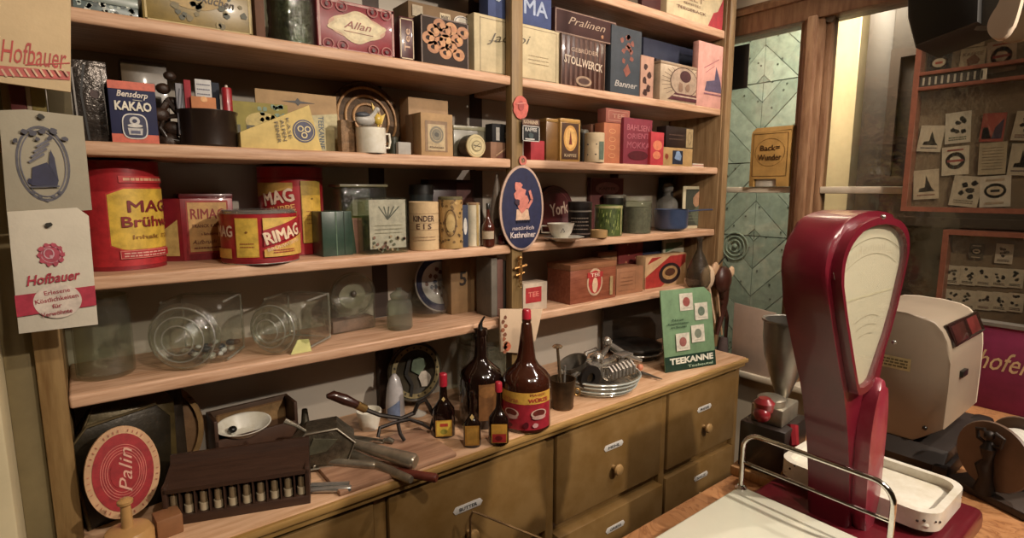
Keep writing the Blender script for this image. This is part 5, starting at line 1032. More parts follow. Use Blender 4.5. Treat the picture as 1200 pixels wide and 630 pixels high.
boxy('wooden_box', 'light brown stamped wooden box right of the crested box on the lowest shelf', 722, 753, 315, S4, mat('a06c48', .5, 0, .15, 10, .05, key='wb'), .10, 1.50, deco=lambda d, w, h: (d.frame(w*.08, h*.15, w*.7, h*.85, .001, '7c4c30'), d.scribble(w*.15, h*.3, w*.6, h*.7, '7c4c30', 3, .0014)))
def f(d, w, h): d.poly([(0, h*.35), (w*.6, h*.95), (w, h*.95), (w, h*.7), (w*.4, h*.0), (0, 0)], 'a82820'); d.poly([(w*.05, h*.75), (w*.4, h*.95), (w*.15, h*.95)], 'a82820'); d.oval(w*.6, h*.4, w*.27, h*.33, '2a1a1c'); d.oval(w*.6, h*.42, w*.19, h*.22, 'a8804c'); d.oval(w*.6, h*.44, w*.13, h*.12, '54301c'); d.frame(0, 0, w, h, .002, 'c8a070')
_, w_, h_ = boxy('coffee_box', 'red and cream box with a dark cup picture on the lowest shelf, right bay', 755, 802, 301, S4, 'c49c6c', .05, 1.52, deco=f)
boxy('sweet_box', 'dark red ornate small box standing behind the long crested box', 724, 752, 284, S4+.0, '7c2420', .04, 1.62, deco=d_floral(['b0704c', '4c1014'], 24))
boxy('sweet_box', 'dull orange small box behind the left end of the stamped wooden box', 700, 724, 296, S4, '8c5c3c', .04, 1.63, deco=lambda d, w, h: d.rect(w*.1, h*.75, w*.9, h*.92, 'a87c54'))
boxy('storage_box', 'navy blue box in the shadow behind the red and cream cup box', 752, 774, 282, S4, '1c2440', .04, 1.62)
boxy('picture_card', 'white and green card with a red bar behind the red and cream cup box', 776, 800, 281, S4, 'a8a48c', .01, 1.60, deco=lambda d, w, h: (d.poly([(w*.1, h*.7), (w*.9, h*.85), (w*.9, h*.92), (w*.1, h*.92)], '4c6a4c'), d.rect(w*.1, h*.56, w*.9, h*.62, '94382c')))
bottle('glass_decanter', 'clear glass decanter with a narrow neck at the right end of the lowest shelf', 803, 832, 278, S4, bot=338, prof=[(0, 0), (.8, 0), (1, .1), (.95, .35), (.5, .6), (.22, .75), (.2, .92), (.3, 1), (.22, 1), (.14, .9), (0, .9)], m=glass('b8b4a8', key='dec', dirt_gleam=.03))
def f(d, w, h): d.rect(w*.1, h*.3, w*.75, h*.85, 'b02428'); d.text('TEE', w*.42, h*.6, w*.45, h*.18, 'd87868', .02)
boxy('tea_packet', 'white packet with a red square beside the reddish wooden box', 613, 641, 333, S4, 'c8b49c', .06, bot=366, deco=f)
# ================================================================ ON THE WORKTOP
# dark tins and trays at the left end
def leaning(name, label, cpx, cpy, y, r, m, rot, deco=None, cat='tray', th=.008, sx=1, sz=1):
    c = P(cpx, cpy, Y=y); t = thing(name, label, cat, (c.x, y, max(c.z, WT+r*sz*.93)), rot=rot)
    MB().prism(circ(0, 0, r*sx, r*sz, 48), 0, th, 'y', .002).build('disc', m, t)
    if deco: d = Deco(); deco(d, r); d.build(t)
    return t
BRZ = mat('6c4c28', .3, .5, .25, 7, .15, key='brz')
t = leaning('bronze_tray', 'large rounded bronze coloured tray leaning behind the round red sign', 170, 530, 1.625, .14, BRZ, (-.25, .0, .15), th=.012)
MB().ring(circ(0, 0, .135, .135, 48), circ(0, 0, .123, .123, 48), -.012, 0, 'y').build('raised_rim', metalm('a07c48', .25), t)
for k, (px, c, lab) in enumerate(((92, '2c2414', 'black green baking tin leaning at the left end of the worktop'), (106, '54451f', 'olive tin plate leaning behind the red sign at the left post'), (125, '33281a', 'dark brown tin plate behind the large bronze tray'))):
    c0 = P(px, 560, Y=1.44+.045*k); t = thing('baking_tin', lab, 'tin', (c0.x+.075, 1.49+.03*k, WT), rot=(-.12-.06*k, .0, .25))
    MB().prism([(-.07, 0), (.1, 0), (.12, .2+.03*k), (.09, .24+.03*k), (-.05, .23+.03*k), (-.085, .19)], 0, .010, 'y', .004).build('tin_body', mat(c, .3, .4, .3, 10, .2), t)
    MB().tube([(-.07, -.004, .004), (-.085, -.004, .19), (-.05, -.004, .23+.03*k), (.09, -.004, .24+.03*k)], .0035, 8).build('rolled_edge', metalm('6c5c3c', .4), t)
def f(d, r):
    d.L = 1; q = r*.96
    q *= .83; d.oval(0, 0, q*.82, r*1.16*.84, '9c1a20'); 
    for s, c in ((.62, 'c86a5c'), (.56, 'c86a5c'), (.50, 'c86a5c'), (.44, 'c86a5c')): d.oring(0, 0, q*s, r*1.14*s, .0016, c); d.L -= 1
    d.L += 1; d.oval(0, 0, q*.36, r*1.14*.36, '9c1a20'); d.text('Palin', r*.04, r*.05, r*1.12, r*.28, 'd8a088', .0, .45, PI/2*.93)
    for k in range(44):
        a = k*2*PI/44
        d.line([(q*.89*math.cos(a), r*1.14*.89*math.sin(a)), (q*.95*math.cos(a), r*1.14*.95*math.sin(a))], .0016 if k % 5 else .0, 'b06048'); d.L -= 1
leaning('round_sign', 'oval cream and red sign with pale script leaning on the worktop', 145, 553, 1.43, .088, paper('c09468'), (-.14, 0, .22), f, 'sign', .006, .80, 1.16)
# wooden hand grinder cut off at the bottom edge, next to it a wooden block
c0 = P(152, 640, Y=1.33); t = thing('wooden_grinder', 'light wooden pepper grinder top with a knob at the lower left edge', 'grinder', (c0.x, 1.33, WT), .2)
MB().lathe([(0, 0), (.044, 0), (.046, .01), (.046, .04), (.040, .052), (.02, .058), (0, .06)], 32).build('dome', mat('b88a4c', .35, 0, .12, 10, .05, coat=.3, key='gw'), t)
MB().lathe([(0, .055), (.011, .055), (.010, .09), (.009, .105), (.014, .11), (.0145, .116), (.008, .121), (0, .122)], 20).build('knob', mat('b88a4c', .35, 0, .12, 10, .05, coat=.3, key='gw'), t)
tag(MB().box(0, .05, 0, .05, 0, .045, .003).build('wooden_block', mat('8c5c34', .5, 0, .15, 10, .05), None, (c0.x+.05, 1.335, WT), (0, 0, .1)), 'small brown wooden block right of the light wooden grinder', 'block')
# spice rack with ten little bottles
A = P(195, 618, Z=WT); B = P(362, 590, Z=WT); ang = math.atan2(B.y-A.y, B.x-A.x); Wr = (B-A).length

t = thing('spice_rack', 'dark brown wooden rack with a row of little spice vials in its open front', 'rack', (A.x, A.y, WT), ang)
RW = mat('3e281c', .45, 0, .15, 8, .06, stretch=(1.5, 10, 10), key='rack')
MB().box(-.004, Wr+.004, 0, .07, 0, .022, .002).build('bottom_rail', RW, t)
for x in (-.004, Wr-.006): MB().box(x, x+.010, 0, .09, .02, .095, .002).build('side_panel', RW, t)
MB().box(0, Wr, .04, .05, .022, .09).build('back_panel', RW, t)
MB().prism([(0, .078), (.0, .088), (.088, .108), (.092, .128), (.1, .128), (.096, .10), (.05, .078)], -.004, Wr+.004, 'x', .001).build('sloping_top', RW, t)
for k in range(9): MB().box(Wr*(k+1)/10-.0015, Wr*(k+1)/10+.0015, .002, .04, .022, .078).build('divider', RW, t)
vp = None
for k in range(10):
    x = Wr*(k+.5)/10; loc = Matrix.Rotation(ang, 4, 'Z') @ Vector((x, .018, 0)); loc = Vector((A.x+loc.x, A.y+loc.y, WT+.0225))
    if vp is None:
        vp = thing('spice_vial', 'x', 'vial', loc, ang, 'little vials in the dark spice rack'); v0 = vp
        MB().lathe([(0, 0), (.0105, 0), (.0105, .018), (0, .018)], 16).build('vial_base', mat('b8a888', .4), v0); MB().lathe([(0, .016), (.0085, .018), (.0085, .044), (.006, .047), (.006, .053), (0, .053)], 16).build('vial_glass', mat('8c7858', .25, 0, .2, coat=.5), v0); v = v0
    else:
        v = v0.copy(); COL.objects.link(v); v.location = loc
        for ch in v0.children: q = ch.copy(); COL.objects.link(q); q.parent = v
    v['label'] = '%s little glass vial from the left in the dark spice rack' % ['first', 'second', 'third', 'fourth', 'fifth', 'sixth', 'seventh', 'eighth', 'ninth', 'tenth'][k]
# small wooden drawer box with a metal bowl behind the rack
t, w_, h_ = boxy('sewing_drawer', 'open brown wooden box standing behind the spice rack', 246, 340, 484, WT, mat('5c4028', .5, 0, .2, 8, .05, key='sb'), .012, 1.705, rz=.05, deco=lambda d, w, h: (d.rect(w*.1, h*.45, w*.95, h*.9, 'a07c4c'), d.frame(w*.1, h*.45, w*.95, h*.9, .004, '8c6438')), body='drawer_front')
MB().box(0, .01, -.08, 0, 0, h_, .002).box(w_-.01, w_, -.08, 0, 0, h_, .002).box(0, w_, -.08, -.07, 0, h_*.55, .002).build('drawer_sides', mat('4a3020', .5), t)
c0 = P(286, 512, Y=1.66); t = thing('enamel_bowl', 'oval white enamel bowl lying in the wooden box behind the spice rack', 'bowl', (c0.x, 1.66, WT+.0), rot=(0, 0, 0)); t.scale = (.85, .85, .85)
t.location.z = WT+.058; t.scale = (1, 1, 1)
MB().lathe([(0, 0), (.03, .0), (.05, .02), (.062, .035), (.064, .036), (.06, .036), (.045, .02), (.028, .004), (0, .003)], 36, (0, 0, 0), 'z', 1.15, .8).build('bowl_body', ENAM, t, None, (.3, 0, 0)); MB().ball((-.03, -.01, .025), .012, 1, 1, .8).build('dark_stopper', BLACK, t)
MB().lathe([(0, -.058), (.025, -.058), (.02, .001), (0, .001)], 20).build('foot', ENAM, t)
# tin scoops and molds heap
def scoop(label, p0, p1, r, ln, m=OLDT, z=.0, name='tin_scoop'):
    a = P(*p0, Z=WT+z); b = P(*p1, Z=WT+z); t = thing(name, label, 'scoop', (a.x, a.y, WT+z), math.atan2(b.y-a.y, b.x-a.x)); L_ = (b-a).length
    n = 14; mb = MB(); pr = []
    for i in range(n+1):
        s = i/n; pr.append((L_*s, r*(.45+.55*min(1, s*1.6))))
    # half-round trough
    k = 12; rows = [[mb.v((x, rr*math.cos(PI+PI*j/k), r+rr*math.sin(PI+PI*j/k))) for j in range(k+1)] for x, rr in pr]
    for i in range(n):
        for j in range(k): mb.face([rows[i][j], rows[i+1][j], rows[i+1][j+1], rows[i][j+1]])
    o = mb.build('trough', m, t); md = o.modifiers.new('s', 'SOLIDIFY'); md.thickness = .0015
    MB().prism(circ(0, r, r*.45, r*.45, 16), -.002, 0, 'x').build('back_plate', m, t)
    MB().tube([(0, 0, r), (-ln*.5, 0, r+.004), (-ln, 0, r)], [.006, .009, .007], 10).build('handle', m, t); return t
def rod(name, label, cat, pts, rs, m, part='rod'):
    p0 = pts[0]; t = thing(name, label, cat, p0); MB().tube([Vector(p)-Vector(p0) for p in pts], rs, 10).build(part, m, t); return t
# wire basket / box grater left of the heap
c0 = P(388, 525, Y=1.45); 
t = thing('box_grater', 'old dark tin grater box with a bent wire edge left of the scoops', 'grater', (c0.x-.02, 1.43, WT+.012), rot=(.0, .0, -.35))
MB().prism([(-.09, 0), (.05, -.0), (.075, .06), (.03, .105), (-.05, .10), (-.10, .05)], -.02, .07, 'y', .004).build('grater_body', mat('6c6250', .35, .6, .3, 30, .5, key='gt'), t)
MB().tube([(-.09, -.023, 0), (.05, -.023, 0), (.075, -.023, .06), (.03, -.023, .105), (-.05, -.023, .10), (-.10, -.023, .05)], .003, 8, True).build('wire_edge', OLDT, t)
MB().prism([(-.05, .04), (.0, .045), (.03, .075), (-.03, .085)], -.024, -.021, 'y').build('blade', metalm('8c8c74', .35), t)
MB().tube([(-.05, .0, .10), (-.075, 0, .12), (-.10, .0, .135)], [.004, .005, .008], 8).build('handle', OLDT, t)
t = thing('metal_funnel', 'dark tin funnel standing behind the grater box', 'funnel', (P(372, 500, Y=1.52).x, 1.63, WT))
MB().lathe([(.05, 0), (.052, .003), (.012, .06), (.008, .10), (.006, .10), (.01, .06), (.047, .003)], 28).build('cone', mat('5c5648', .4, .8, .2), t)
def cyl2(name, label, cat, a, b, r0, r1, m, part='tube', extra=None):
    a = P(a[0], a[1], Z=WT+a[2]); b = P(b[0], b[1], Z=WT+b[2])
    t = thing(name, label, cat, a); D = b-a
    MB().tube([(0, 0, 0), D*.02, D*.5, D*.97, D], [r0*.8, r0, (r0+r1)/2, r1, r1*.8], 16).build(part, m, t)
    if extra: extra(t, D)
    return t
cyl2('tin_mould', 'long shiny tin cone lying on the heap of kitchen tools', 'mould', (402, 516, .055), (487, 541, .035), .012, .021, metalm('c4b8a2', .28))
cyl2('tin_mould', 'long dull tin roller pointing to the worktop edge, lowest of the tool heap', 'mould', (405, 530, .02), (482, 562, .012), .017, .011, metalm('b0a48e', .35))
cyl2('wooden_spatula', 'reddish brown wooden handle lying beside the tin roller', 'spatula', (440, 548, .012), (512, 560, .012), .009, .012, mat('6c2c1c', .45, 0, .15))
cyl2('apple_corer', 'small nickel corer lying flat near the right end of the spice rack', 'corer', (362, 574, .01), (412, 572, .01), .007, .009, STEEL, extra=lambda t, D: MB().tube([D*.1+Vector((0, .012, .008)), D*1.0+Vector((0, .012, .008))], .006, 8).build('second_barrel', STEEL, t))
cyl2('apple_corer', 'dull tin tube lying behind the nickel corer', 'corer', (372, 540, .02), (440, 545, .02), .010, .012, metalm('aca28e', .4))
scoop('flat tin scoop lying in the middle of the heap of tools', (392, 538), (362, 552), .022, .05, z=.0)
scoop('small dull tin scoop near the grater box', (450, 524), (405, 520), .02, .03, z=.0, m=metalm('98907e', .4))
# cutting board with wood grain
a = P(395, 562, Z=WT); b = P(545, 512, Z=WT); 
t = tag(MB().box(0, .34, -.0, .22, 0, .014, .004).build('cutting_board', mat('bc9070', .5, 0, .15, 5, .05, stretch=(1.5, 10, 10), dark='906850', key='cbd'), None, (P(430, 560, Z=WT).x-.09, P(430, 560, Z=WT).y-.045, WT), (0, 0, .0)), 'wooden cutting board lying under the kitchen tools on the worktop', 'cutting board')
# wooden handled tool and iron tongs
a = P(384, 463, Y=1.52); b = P(430, 482, Y=1.50); c_ = P(520, 500, Y=1.45)
t = thing('ice_tongs', 'black iron tongs with curled ends and a dark wooden handle', 'tongs', a)
v = lambda px, py, y: P(px, py, Y=y)-a
MB().tube([v(383, 464, 1.52), v(390, 463, 1.52), v(404, 468, 1.51), v(418, 474, 1.50), v(430, 480, 1.50)], [.006, .014, .016, .012, .009], 14).build('handle', mat('3c1c12', .3, 0, .15, coat=.5), t)
MB().tube([v(418, 474, 1.498), v(428, 479, 1.498)], .0125, 12).build('ferrule', BRASS, t)
MB().tube([v(424, 478, 1.50), v(445, 486, 1.48), v(470, 490, 1.46), v(485, 484, 1.45), v(490, 472, 1.44), v(498, 468, 1.44), v(503, 476, 1.44), v(508, 486, 1.44)], .0065, 8).build('iron_arm', IRON, t)
MB().tube([v(443, 512, 1.42), v(445, 501, 1.43), v(462, 495, 1.44), v(480, 491, 1.45), v(494, 496, 1.44), v(504, 502, 1.43), v(508, 490, 1.43)], .0055, 8).build('iron_arm', IRON, t)
MB().tube([v(466, 494, 1.45), v(469, 508, 1.42), v(474, 516, 1.41)], .0055, 8).build('iron_foot', IRON, t)
# porcelain figures behind the tongs
t = bottle('porcelain_figure', 'white and blue porcelain figure behind the iron tongs', 452, 475, 438, WT, 1.62, prof=[(0, 0), (.9, 0), (1, .1), (.95, .4), (.8, .7), (.55, .9), (.2, 1), (0, 1)], m=mat('b8b4b4', .3, 0, .1, coat=.5), cat='figurine', lab=lambda d, r, h: (d.cols([-r*.9+r*1.4*i/8 for i in range(9)], lambda u: (h*.1, h*(.4+(u/r)*.15)), '6c7c9c')))[0]
c0 = P(489, 470, Y=1.66); t = thing('decorated_plate', 'round dark green and cream decorated plate leaning at the wall behind the tongs', 'plate', (c0.x, 1.67, WT+.125), rot=(-.15, 0, 0))
MB().lathe([(0, 0), (.085, 0), (.1, -.006), (.104, -.002), (.1, .008), (0, .008)], 44, (0, 0, 0), 'y', 1, 1).build('plate_body', mat('3c3424', .35, 0, .3, 20, .1, coat=.3), t)
d = Deco(); d.L = 14; d.oring(0, 0, .092, .092, .016, '8c7c50'); 
for k in range(20): d.blob(.083*math.cos(k*.314), .083*math.sin(k*.314), .005, '3c3420'); d.L -= 1
d.L += 1; d.blob(.01, .02, .035, '5c6c54'); d.blob(.03, -.03, .03, 'b8ac9c'); d.line([(-.02, .05), (-.04, .0), (-.02, -.04), (-.03, -.08)], .012, '1c1812'); d.build(t)
bottle('porcelain_figure', 'small white porcelain piece in front of the decorated plate', 478, 500, 480, WT, 1.60, prof=[(0, 0), (.8, 0), (1, .15), (.7, .5), (.4, .8), (.3, 1), (0, 1)], m=mat('b4aca0', .3, 0, .1, coat=.5), cat='figurine')
bottle('porcelain_dish', 'low grey white porcelain dish behind the tongs', 418, 448, 480, WT, 1.60, prof=[(0, 0), (.7, 0), (1, .9), (.98, 1), (.9, 1), (.6, .2), (0, .15)], m=ENAM, cat='dish')
# ---- sauce bottles
SPR = [(0, 0), (.96, 0), (1, .015), (1, .36), (.95, .42), (.6, .5), (.34, .56), (.26, .62), (.22, .82), (.25, .83), (.25, .86), (0, .86)]
def maggi_lab(d, r, h):
    d.rect(-r*.72, h*.04, r*.72, h*.30, 'c8901c'); d.rect(-r*.62, h*.055, r*.62, h*.285, 'd8b428'); d.rect(-r*.35, h*.2, r*.35, h*.25, 'b83820'); d.oval(0, h*.12, r*.3, h*.04, '9c9428')
    d.poly([(0, h*.60), (r*.16, h*.64), (0, h*.68), (-r*.16, h*.64)], 'd8b870')
RC = mat('b4102c', .3, 0, .08, coat=.4, key='cap')
bottle('sauce_bottle', 'small dark sauce bottle with red cap left of the tall brown bottle', 507, 534, 437, WT, bot=515, prof=[(0, 0), (.96, 0), (1, .015), (1, .36), (.95, .44), (.6, .53), (.36, .6), (.3, .82), (0, .82)], m=DBROWN, cap=RC, capr=.36, capz=.80, lab=maggi_lab, flat=.8)
t, r, h = bottle('big_bottle', 'very tall dark brown bottle with a black pouring spout', 538, 590, 385, WT, bot=504, prof=[(0, 0), (.95, 0), (1, .015), (1, .48), (.9, .56), (.6, .62), (.36, .67), (.28, .72), (.26, .93), (.32, .94), (.32, 1), (0, 1)], m=DBROWN, lab=lambda d, r, h: (d.rect(-r*.1, h*.1, r*.75, h*.48, '7c5024'), d.oval(r*.3, h*.4, r*.4, h*.06, '8c5c28')))
MB().tube([(0, 0, h), (0, 0, h+.012), (.004, 0, h+.025), (.014, 0, h+.04)], [.009, .007, .004, .003], 10).build('pouring_spout', BLACK, t)
bottle('sauce_bottle', 'smallest sauce bottle with an orange label in front of the tall brown bottle', 543, 564, 458, WT, bot=526, prof=SPR, m=DBROWN, lab=lambda d, r, h: (d.rect(-r*.8, h*.06, r*.8, h*.42, 'b8801c'), d.rect(-r*.6, h*.09, r*.6, h*.38, 'c89430'), d.poly([(0, h*.52), (r*.25, h*.58), (0, h*.64), (-r*.25, h*.58)], 'd8b870')), cap=DBROWN, flat=.85)
bottle('sauce_bottle', 'slim sauce bottle with a red nozzle between the two big brown bottles', 572, 597, 447, WT, bot=523, prof=SPR, m=DBROWN, cap=RC, capr=.34, capz=.84, lab=lambda d, r, h: (d.rect(-r*.7, h*.05, r*.8, h*.36, 'c8901c'), d.rect(-r*.6, h*.06, r*.7, h*.2, 'b82824'), d.oval(0, h*.13, r*.35, h*.04, '7a1418')), flat=.85)
def f(d, r, h):
    h *= .88; d.rect(-r*1.25, h*.04, r*1.15, h*.40, 'a8142a'); d.rect(-r*1.25, h*.29, r*1.15, h*.40, 'd8a428'); d.text('MAGGI', r*.45, h*.378, r*.6, h*.022, 'a02820', .02); d.text('WÜRZE', r*.5, h*.33, r*.85, h*.045, 'b03020', .04); d.text('Würze', -r*.65, h*.33, r*.7, h*.04, 'b86428', .02)
    for x in (-r*.6, r*.5): d.oval(x, h*.2, r*.32, h*.045, 'd8b4a0'); d.oval(x, h*.205, r*.25, h*.033, '6c2418'); d.oval(x, h*.165, r*.28, h*.02, 'c89c90')
    d.blob(r*.0, h*.1, r*.15, '5c0c18'); d.blob(r*.35, h*.09, r*.12, 'd8a0a0'); d.blob(-r*.6, h*.09, r*.1, '5c0c18')
bottle('sauce_bottle', 'largest sauce bottle with a broad red and yellow label and a tall brown neck', 587, 646, 362, WT, bot=509, prof=[(0, 0), (.95, 0), (1, .012), (1, .38), (.96, .43), (.78, .48), (.52, .525), (.38, .58), (.30, .70), (.20, .88), (.17, .89), (.19, .9), (.19, .92), (0, .92)], m=mat('3c190c', .12, 0, .15, 10, 0, coat=.8, key='amber'), cap=RC, capr=.18, capz=.9, lab=f)
# big lidded glass jar behind the bottles
jar('glass_jar', 'large straight glass jar with a wide rim behind the big sauce bottles', 535, 606, 392, y=1.612, z=WT, prof=[(0, 0), (.95, 0), (1, .03), (1, .84), (.95, .86), (.95, .89), (1.03, .9), (1.03, .93), (.95, .94), (.95, 1), (.9, 1), (.92, .85), (.94, .05), (0, .03)], m=glass('e8eae4', key='bj', dirt_gleam=.08, base=.14))
# paper bag tag on the post
def f(d, p):
    o = P(590, 412, Y=1.44); g_ = lambda px, py: tuple((P(px, py, Y=1.44)-o).xz)
    for k in range(9): d.blob(*g_(592+random.uniform(0, 10), 372+k*5), .009, random.choice(['9c5c3c', '7c4c34', 'b8805c'])); d.L -= 1
    d.blob(*g_(597, 406), .018, 'c0603c'); d.blob(*g_(622, 395), .010, '9c5c3c')
bag('cream bag with reddish brown flowers on the post behind the sauce bottle', [(587, 412), (586, 362), (636, 362), (628, 398), (612, 414)], 1.44, 'c8ac8c', f)
# brass mortar with pestle
t, r, h = roundy('mortar', 'small dark brass mortar with a ring handle holding a pestle', 643, 675, 443, WT, mat('6a5238', .35, .7, .25, 14, .1, key='mort'), bot=483, prof=[(0, 0), (.8, 0), (.85, .06), (.82, .1), (.88, .5), (1, .95), (1, 1), (.9, 1), (.8, .5), (0, .2)], body='mortar_bowl')
MB().tube([(r*.95+.01*math.cos(i*PI/6)+.006, 0, h*.55+.012*math.sin(i*PI/6)) for i in range(12)], .003, 8, True).build('ring_handle', BRASS, t)
ml, mh = t.location.copy(), h
t = thing('pestle', 'thin brass pestle with a flat head standing in the mortar', 'pestle', (ml.x, ml.y, WT+.012))
top = P(653, 404, Y=ml.y-.01)-t.location; MB().tube([(0, 0, 0), top*.3, top*.97], [.010, .006, .005], 10).build('shaft', mat('a89070', .25, .8), t); MB().lathe([(0, 0), (.016, 0), (.018, .004), (.012, .009), (0, .010)], 18, tuple(top*.96)).build('head', mat('a89070', .25, .8), t)
t = thing('pestle', 'second shorter steel rod standing in the mortar', 'pestle', (ml.x+.008, ml.y+.004, WT+.012)); top = P(662, 428, Y=ml.y)-t.location; MB().tube([(0, 0, 0), top], .0045, 10).build('shaft', STEEL, t)
# meat grinder lying in a glass dish
c, r, h = fitc(668, 748, 440, WT, bot=470)
t = thing('glass_dish', 'wide shallow ribbed glass dish holding a dismantled meat grinder', 'dish', (c.x, c.y+.03, WT))
k = r*1.22; MB().lathe([(0, 0), (.7*k, 0), (.8*k, .006), (.95*k, .035), (1.02*k, .062), (.98*k, .064), (.9*k, .038), (.75*k, .012), (0, .008)], 44).build('dish_body', glass('e8ece8', key='dish', dirt_gleam=.2), t)
for rr, zz in ((.84, .012), (.93, .026), (.98, .045), (1.02, .06)): MB().tube([(rr*k*math.cos(i*PI/20), rr*k*math.sin(i*PI/20), zz) for i in range(40)], .003, 8, True).build('rib', mat('d4dcd4', .12, .35, .1, coat=.5, key='rib'), t)
dl = t.location
t = thing('meat_grinder', 'shiny dismantled tin plated meat grinder lying in the glass dish', 'meat grinder', (dl.x-.01, dl.y, WT+.055), rot=(0, 0, 0)); t.scale = (1.7, 1.5, 1.5)
SM = metalm('bcb4a8', .22, key='sm'); k2 = k
MB().lathe([(0, -.045), (.028, -.045), (.03, -.04), (.024, -.03), (.022, .04), (.026, .045), (0, .045)], 24, (.01, 0, .01), 'x').build('barrel', SM, t)
MB().lathe([(.016, .02), (.02, .03), (.032, .065), (.034, .068), (.03, .066), (.018, .032)], 24, (-.045, .01, .0)).build('feed_funnel', metalm('7c7468', .3), t, None, (0, -.4, 0))
mb = MB(); mb.tube([(-.015+.0*i, 0, 0) for i in range(1)]+[(.02, 0, .0)], .005, 8)
for i in range(7): mb.tube([(-.005+.012*i+.0*j, -.04+.018*math.cos(j*.9), .012+.018*math.sin(j*.9)) for j in range(7)], .004, 6, True)
mb.build('worm', SM, t)
MB().lathe([(.012, -.004), (.03, -.004), (.03, .004), (.012, .004)], 28, (-.055, -.035, .012), 'y').build('cutter_ring', IRON, t)
MB().tube([(.03, .02, .03), (.045, .01, .065), (.035, .0, .078)], [.007, .007, .009], 10).ball((.03, -.0, .08), .011).build('crank', SM, t)
MB().tube([(.04, .02, .075), (.07, .01, .05), (.10, -.01, .025), (.13, -.02, .01)], [.006, .008, .007, .006], 10).build('crank_arm', SM, t)
MB().tube([(.04, -.03, -.0), (.045, -.035, .03), (.05, -.03, .05)], .007, 10).box(.03, .07, -.05, -.02, .045, .052, .002).build('clamp', SM, t); MB().tube([(-.03, .03, .0), (-.0, .04, .045), (.03, .035, .05)], .006, 8).build('bracket', SM, t)
# loose shiny pieces around the grinder
for k, (px, py, z, lab) in enumerate(((676, 425, .07, 'tin plated ring piece leaning on the left of the meat grinder'), (735, 440, .05, 'small steel cutter piece at the right rim of the glass dish'), (700, 412, .11, 'small steel wing nut on top of the meat grinder'))):
    c0 = P(px, py, Y=dl.y-.01+.01*k); c0.z = WT+z
    t = thing('grinder_fitting', lab, 'fitting', c0, .7*k)
    MB().lathe([(.010, -.012), (.022, -.012), (.026, 0), (.022, .012), (.010, .012), (.010, -.012)], 24, (0, 0, 0), 'y').build('ring', metalm('d0c8bc', .2), t); MB().tube([(-.04, 0, .0), (0, 0, .008), (.04, 0, -.004)], .006, 8).build('wing', metalm('d0c8bc', .2), t)
# black springform / kettle lid at the back
c, r, h = fitc(702, 780, 402, WT, 1.60)
t = thing('black_pan', 'flat round black lidded pan at the back of the worktop behind the meat grinder', 'pan', (c.x, 1.58, WT))
r = .115
MB().lathe([(0, 0), (r*.8, 0), (r*.9, .015), (r*.92, .05), (0, .05)], 44).build('pan_body', mat('2c2823', .35, .4, .15, coat=.2), t); MB().lathe([(0, .072), (r*.8, .068), (r*1.0, .058), (r*1.02, .05), (r*.96, .048), (0, .048)], 44).build('lid', mat('3a3530', .35, .5, .15, coat=.2), t)
MB().tube([(r*1.0*math.cos(i*PI/22), r*1.0*math.sin(i*PI/22), .03) for i in range(44)], .004, 8, True).build('steel_rim', STEEL, t)
tag(MB().box(0, .46, 0, .012, 0, .29, .003).build('shade_board', mat('4a433c', .4, .2, .15, 5, .03, key='db'), None, (P(706, 420, Y=YB-.04).x, YB-.05, WT), (-.05, 0, 0)), 'dark grey metal board leaning on the wall behind the black pan', 'board')  # dark sheet put in where the wall lies in shadow
t = rod('paring_knife', 'knife with a salmon coloured handle end lying beside the glass dish', 'knife', [P(776, 444, Z=WT+.008), P(752, 437, Z=WT+.014)], [.002, .009], metalm('7c7870', .3), 'blade')
MB().tube([P(752, 437, Z=WT+.014)-t.location, P(741, 441, Z=WT+.014)-t.location], [.008, .007], 10).build('bolster', IRON, t); MB().ball(P(750, 430, Z=WT+.02)-t.location, .014).build('handle_end', mat('d0805c', .5), t)
# green tea sign
A = P(780, 437, Z=WT); B = P(839, 427, Z=WT); ang = math.atan2(B.y-A.y, B.x-A.x); Wg = (B-A).length
hg = bis(lambda s: 345-proj((A.x, A.y, WT+s))[1], .01, .6)
t = thing('tea_sign', 'green advertising stand with four small cards and white lettering on a dark foot', 'sign', (A.x, A.y, WT+.001), rot=(-.16, 0, ang))
MB().prism([(0, 0), (Wg, 0), (Wg*1.0, hg*.93), (Wg*.86, hg*1.03), (0, hg*1.03)], 0, .006, 'y', .0008).build('panel', paper('6f9268'), t)
d = Deco(); d.rect(0, 0, Wg, hg*.19, '123424'); d.text('TEEKANNE', Wg*.52, hg*.125, Wg*.86, hg*.08, 'e4e0cc', .04); d.text('Teebeutel', Wg*.68, hg*.04, Wg*.5, hg*.035, 'a8c0a0')
for (u, v_, c1) in ((.48, .86, 'a05048'), (.76, .72, '6c7c68'), (.66, .44, '7c8470'), (.35, .36, '9c5c54')): d.rect(Wg*(u-.13), hg*(v_-.11), Wg*(u+.13), hg*(v_+.11), 'd8d0bc'); d.oval(Wg*u, hg*v_, Wg*.07, hg*.06, c1); d.scribble(Wg*(u-.08), hg*(v_-.09), Wg*(u+.08), hg*(v_-.07), '8c8878', 1, .0008)
for k, s in enumerate(('Neue', 'Köstlichkeiten', 'im Beutel')): d.text(s, Wg*.28, hg*(.645-.045*k), Wg*(.22, .4, .3)[k], hg*.03, '1c3c24', .01)
d.build(t)
MB().prism([(.0065, .003), (.09, .016), (.03, hg*.9), (.0065, hg*.9)], Wg*.45, Wg*.5, 'x').build('back_strut', paper('8c7c5c'), t)
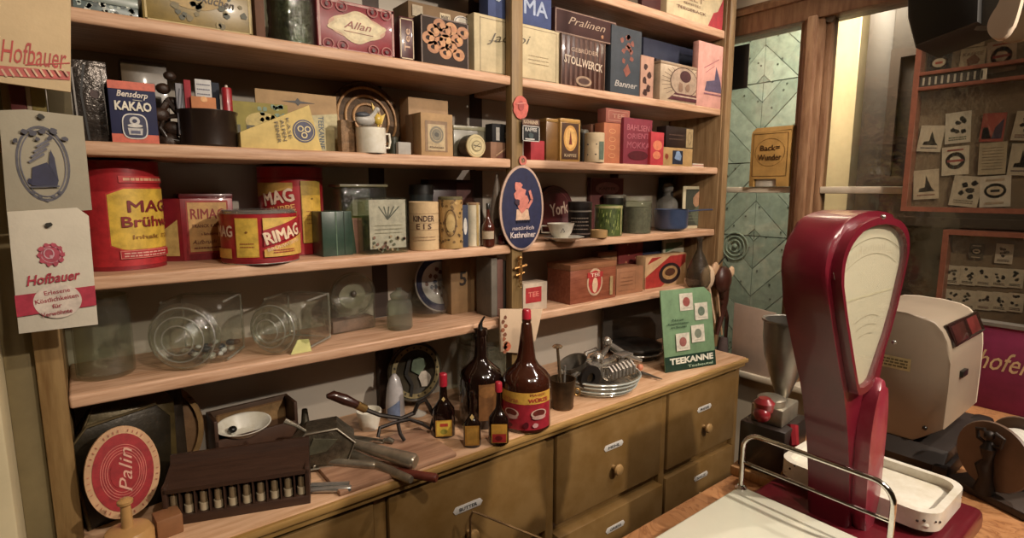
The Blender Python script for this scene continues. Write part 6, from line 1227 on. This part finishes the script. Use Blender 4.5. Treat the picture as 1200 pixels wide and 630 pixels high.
# wooden spoons and leather hanging on the right end post
c0 = P(842, 330, Y=1.43); t = thing('spoon_bunch', 'wooden spoons with a dark brown pouch hanging at the right shelf end', 'spoons', (c0.x, 1.42, c0.z))
v = lambda px, py, y=1.42: P(px, py, Y=y)-t.location
for k, (a, b, r0) in enumerate((((829, 325), (838, 378), .028), ((838, 316), (846, 392), .018), ((857, 318), (846, 372), .013))):
    r0 *= 1.5; p, q = v(*a), v(*b); mb = MB(); mb.ball(tuple(p), r0, 1.05, .6, 1.35); mb.tube([p, (p+q)/2, q], [.007, .005, .004], 8); mb.build('spoon', mat(('e0c09c', 'c09870', 'd8b088')[k], .5, 0, .12, 12, .05, key='sp'), t)
mb = MB(); p = v(847, 327, 1.40); mb.ball(tuple(p), .055, 1.0, .6, 1.15); mb.tube([p, v(849, 352), v(844, 376), v(840, 392)], [.034, .018, .013, .008], 10); mb.tube([v(846, 350), v(852, 372), v(850, 398)], [.012, .010, .008], 8); mb.build('leather_pouch', mat('4a2418', .4, 0, .2, 16, .2), t)
MB().tube([v(848, 395), v(846, 415)], [.02, .03], 10).build('cloth_end', mat('4c3c38', .8), t)
MB().tube([v(842, 310), v(850, 300, 1.438), v(853, 306, 1.438)], .003, 8).build('hook', IRON, t)
# pale sheet leaning at the window and yellow box on the glazing bar
A = P(857, 428, X=XW-.05); B = P(903, 432, X=XW-.05)
tag(MB().prism([(0, 0), (A.y-B.y, 0), (A.y-B.y+.01, .30), (.0, .315)], 0, .004, 'y', .0006).build('pale_board', mat('a8917e', .6, 0, .05, 20, .03, key='ps'), None, (XW-.055, A.y, SIL), (.0, 0, -PI/2)), 'pale pinkish grey board leaning in the window left of the red scale', 'board')
yb_ = P(878, 208, X=XW-.02); yc_ = P(924, 208, X=XW-.02); zt_ = P(878, 155, X=XW-.02).z; zb_ = P(878, 207, X=XW-.02).z; 
t = thing('yellow_box', 'yellow box printed with old lettering standing on the glazing bar of the window', 'box', (XW-.02, yb_.y, H+.013), -PI/2)
w_ = yb_.y-yc_.y; MB().prism([(0, 0), (w_*.12, 0), (w_*.12, .035), (w_*.7, .035), (w_*.7, 0), (w_, 0), (w_, zt_-H-.013), (0, zt_-H-.02)], 0, .05, 'y', .001).build('box_body', paper('b88c3c'), t)
MB().prism([(0, 0), (w_, 0), (w_+.006, .02), (.02, .02)], 0, .05, 'y').build('lid', paper('c89c4c'), t, (0, 0, zt_-H-.018))
d = Deco(); hb = zt_-H-.015; d.frame(w_*.06, .045, w_*.94, hb*.96, .002, '54380c'); d.oring(w_*.5, hb*.62, w_*.38, hb*.25, .0015, '6c4c18'); d.text('Back=', w_*.5, hb*.7, w_*.5, hb*.1, '4c300c', .02); d.text('Wunder', w_*.5, hb*.53, w_*.6, hb*.11, '4c300c', .02); d.build(t)
MB().box(w_*.14, w_*.68, .01, .04, 0, .033, .003).build('white_card', paper('d0ccbc'), t)
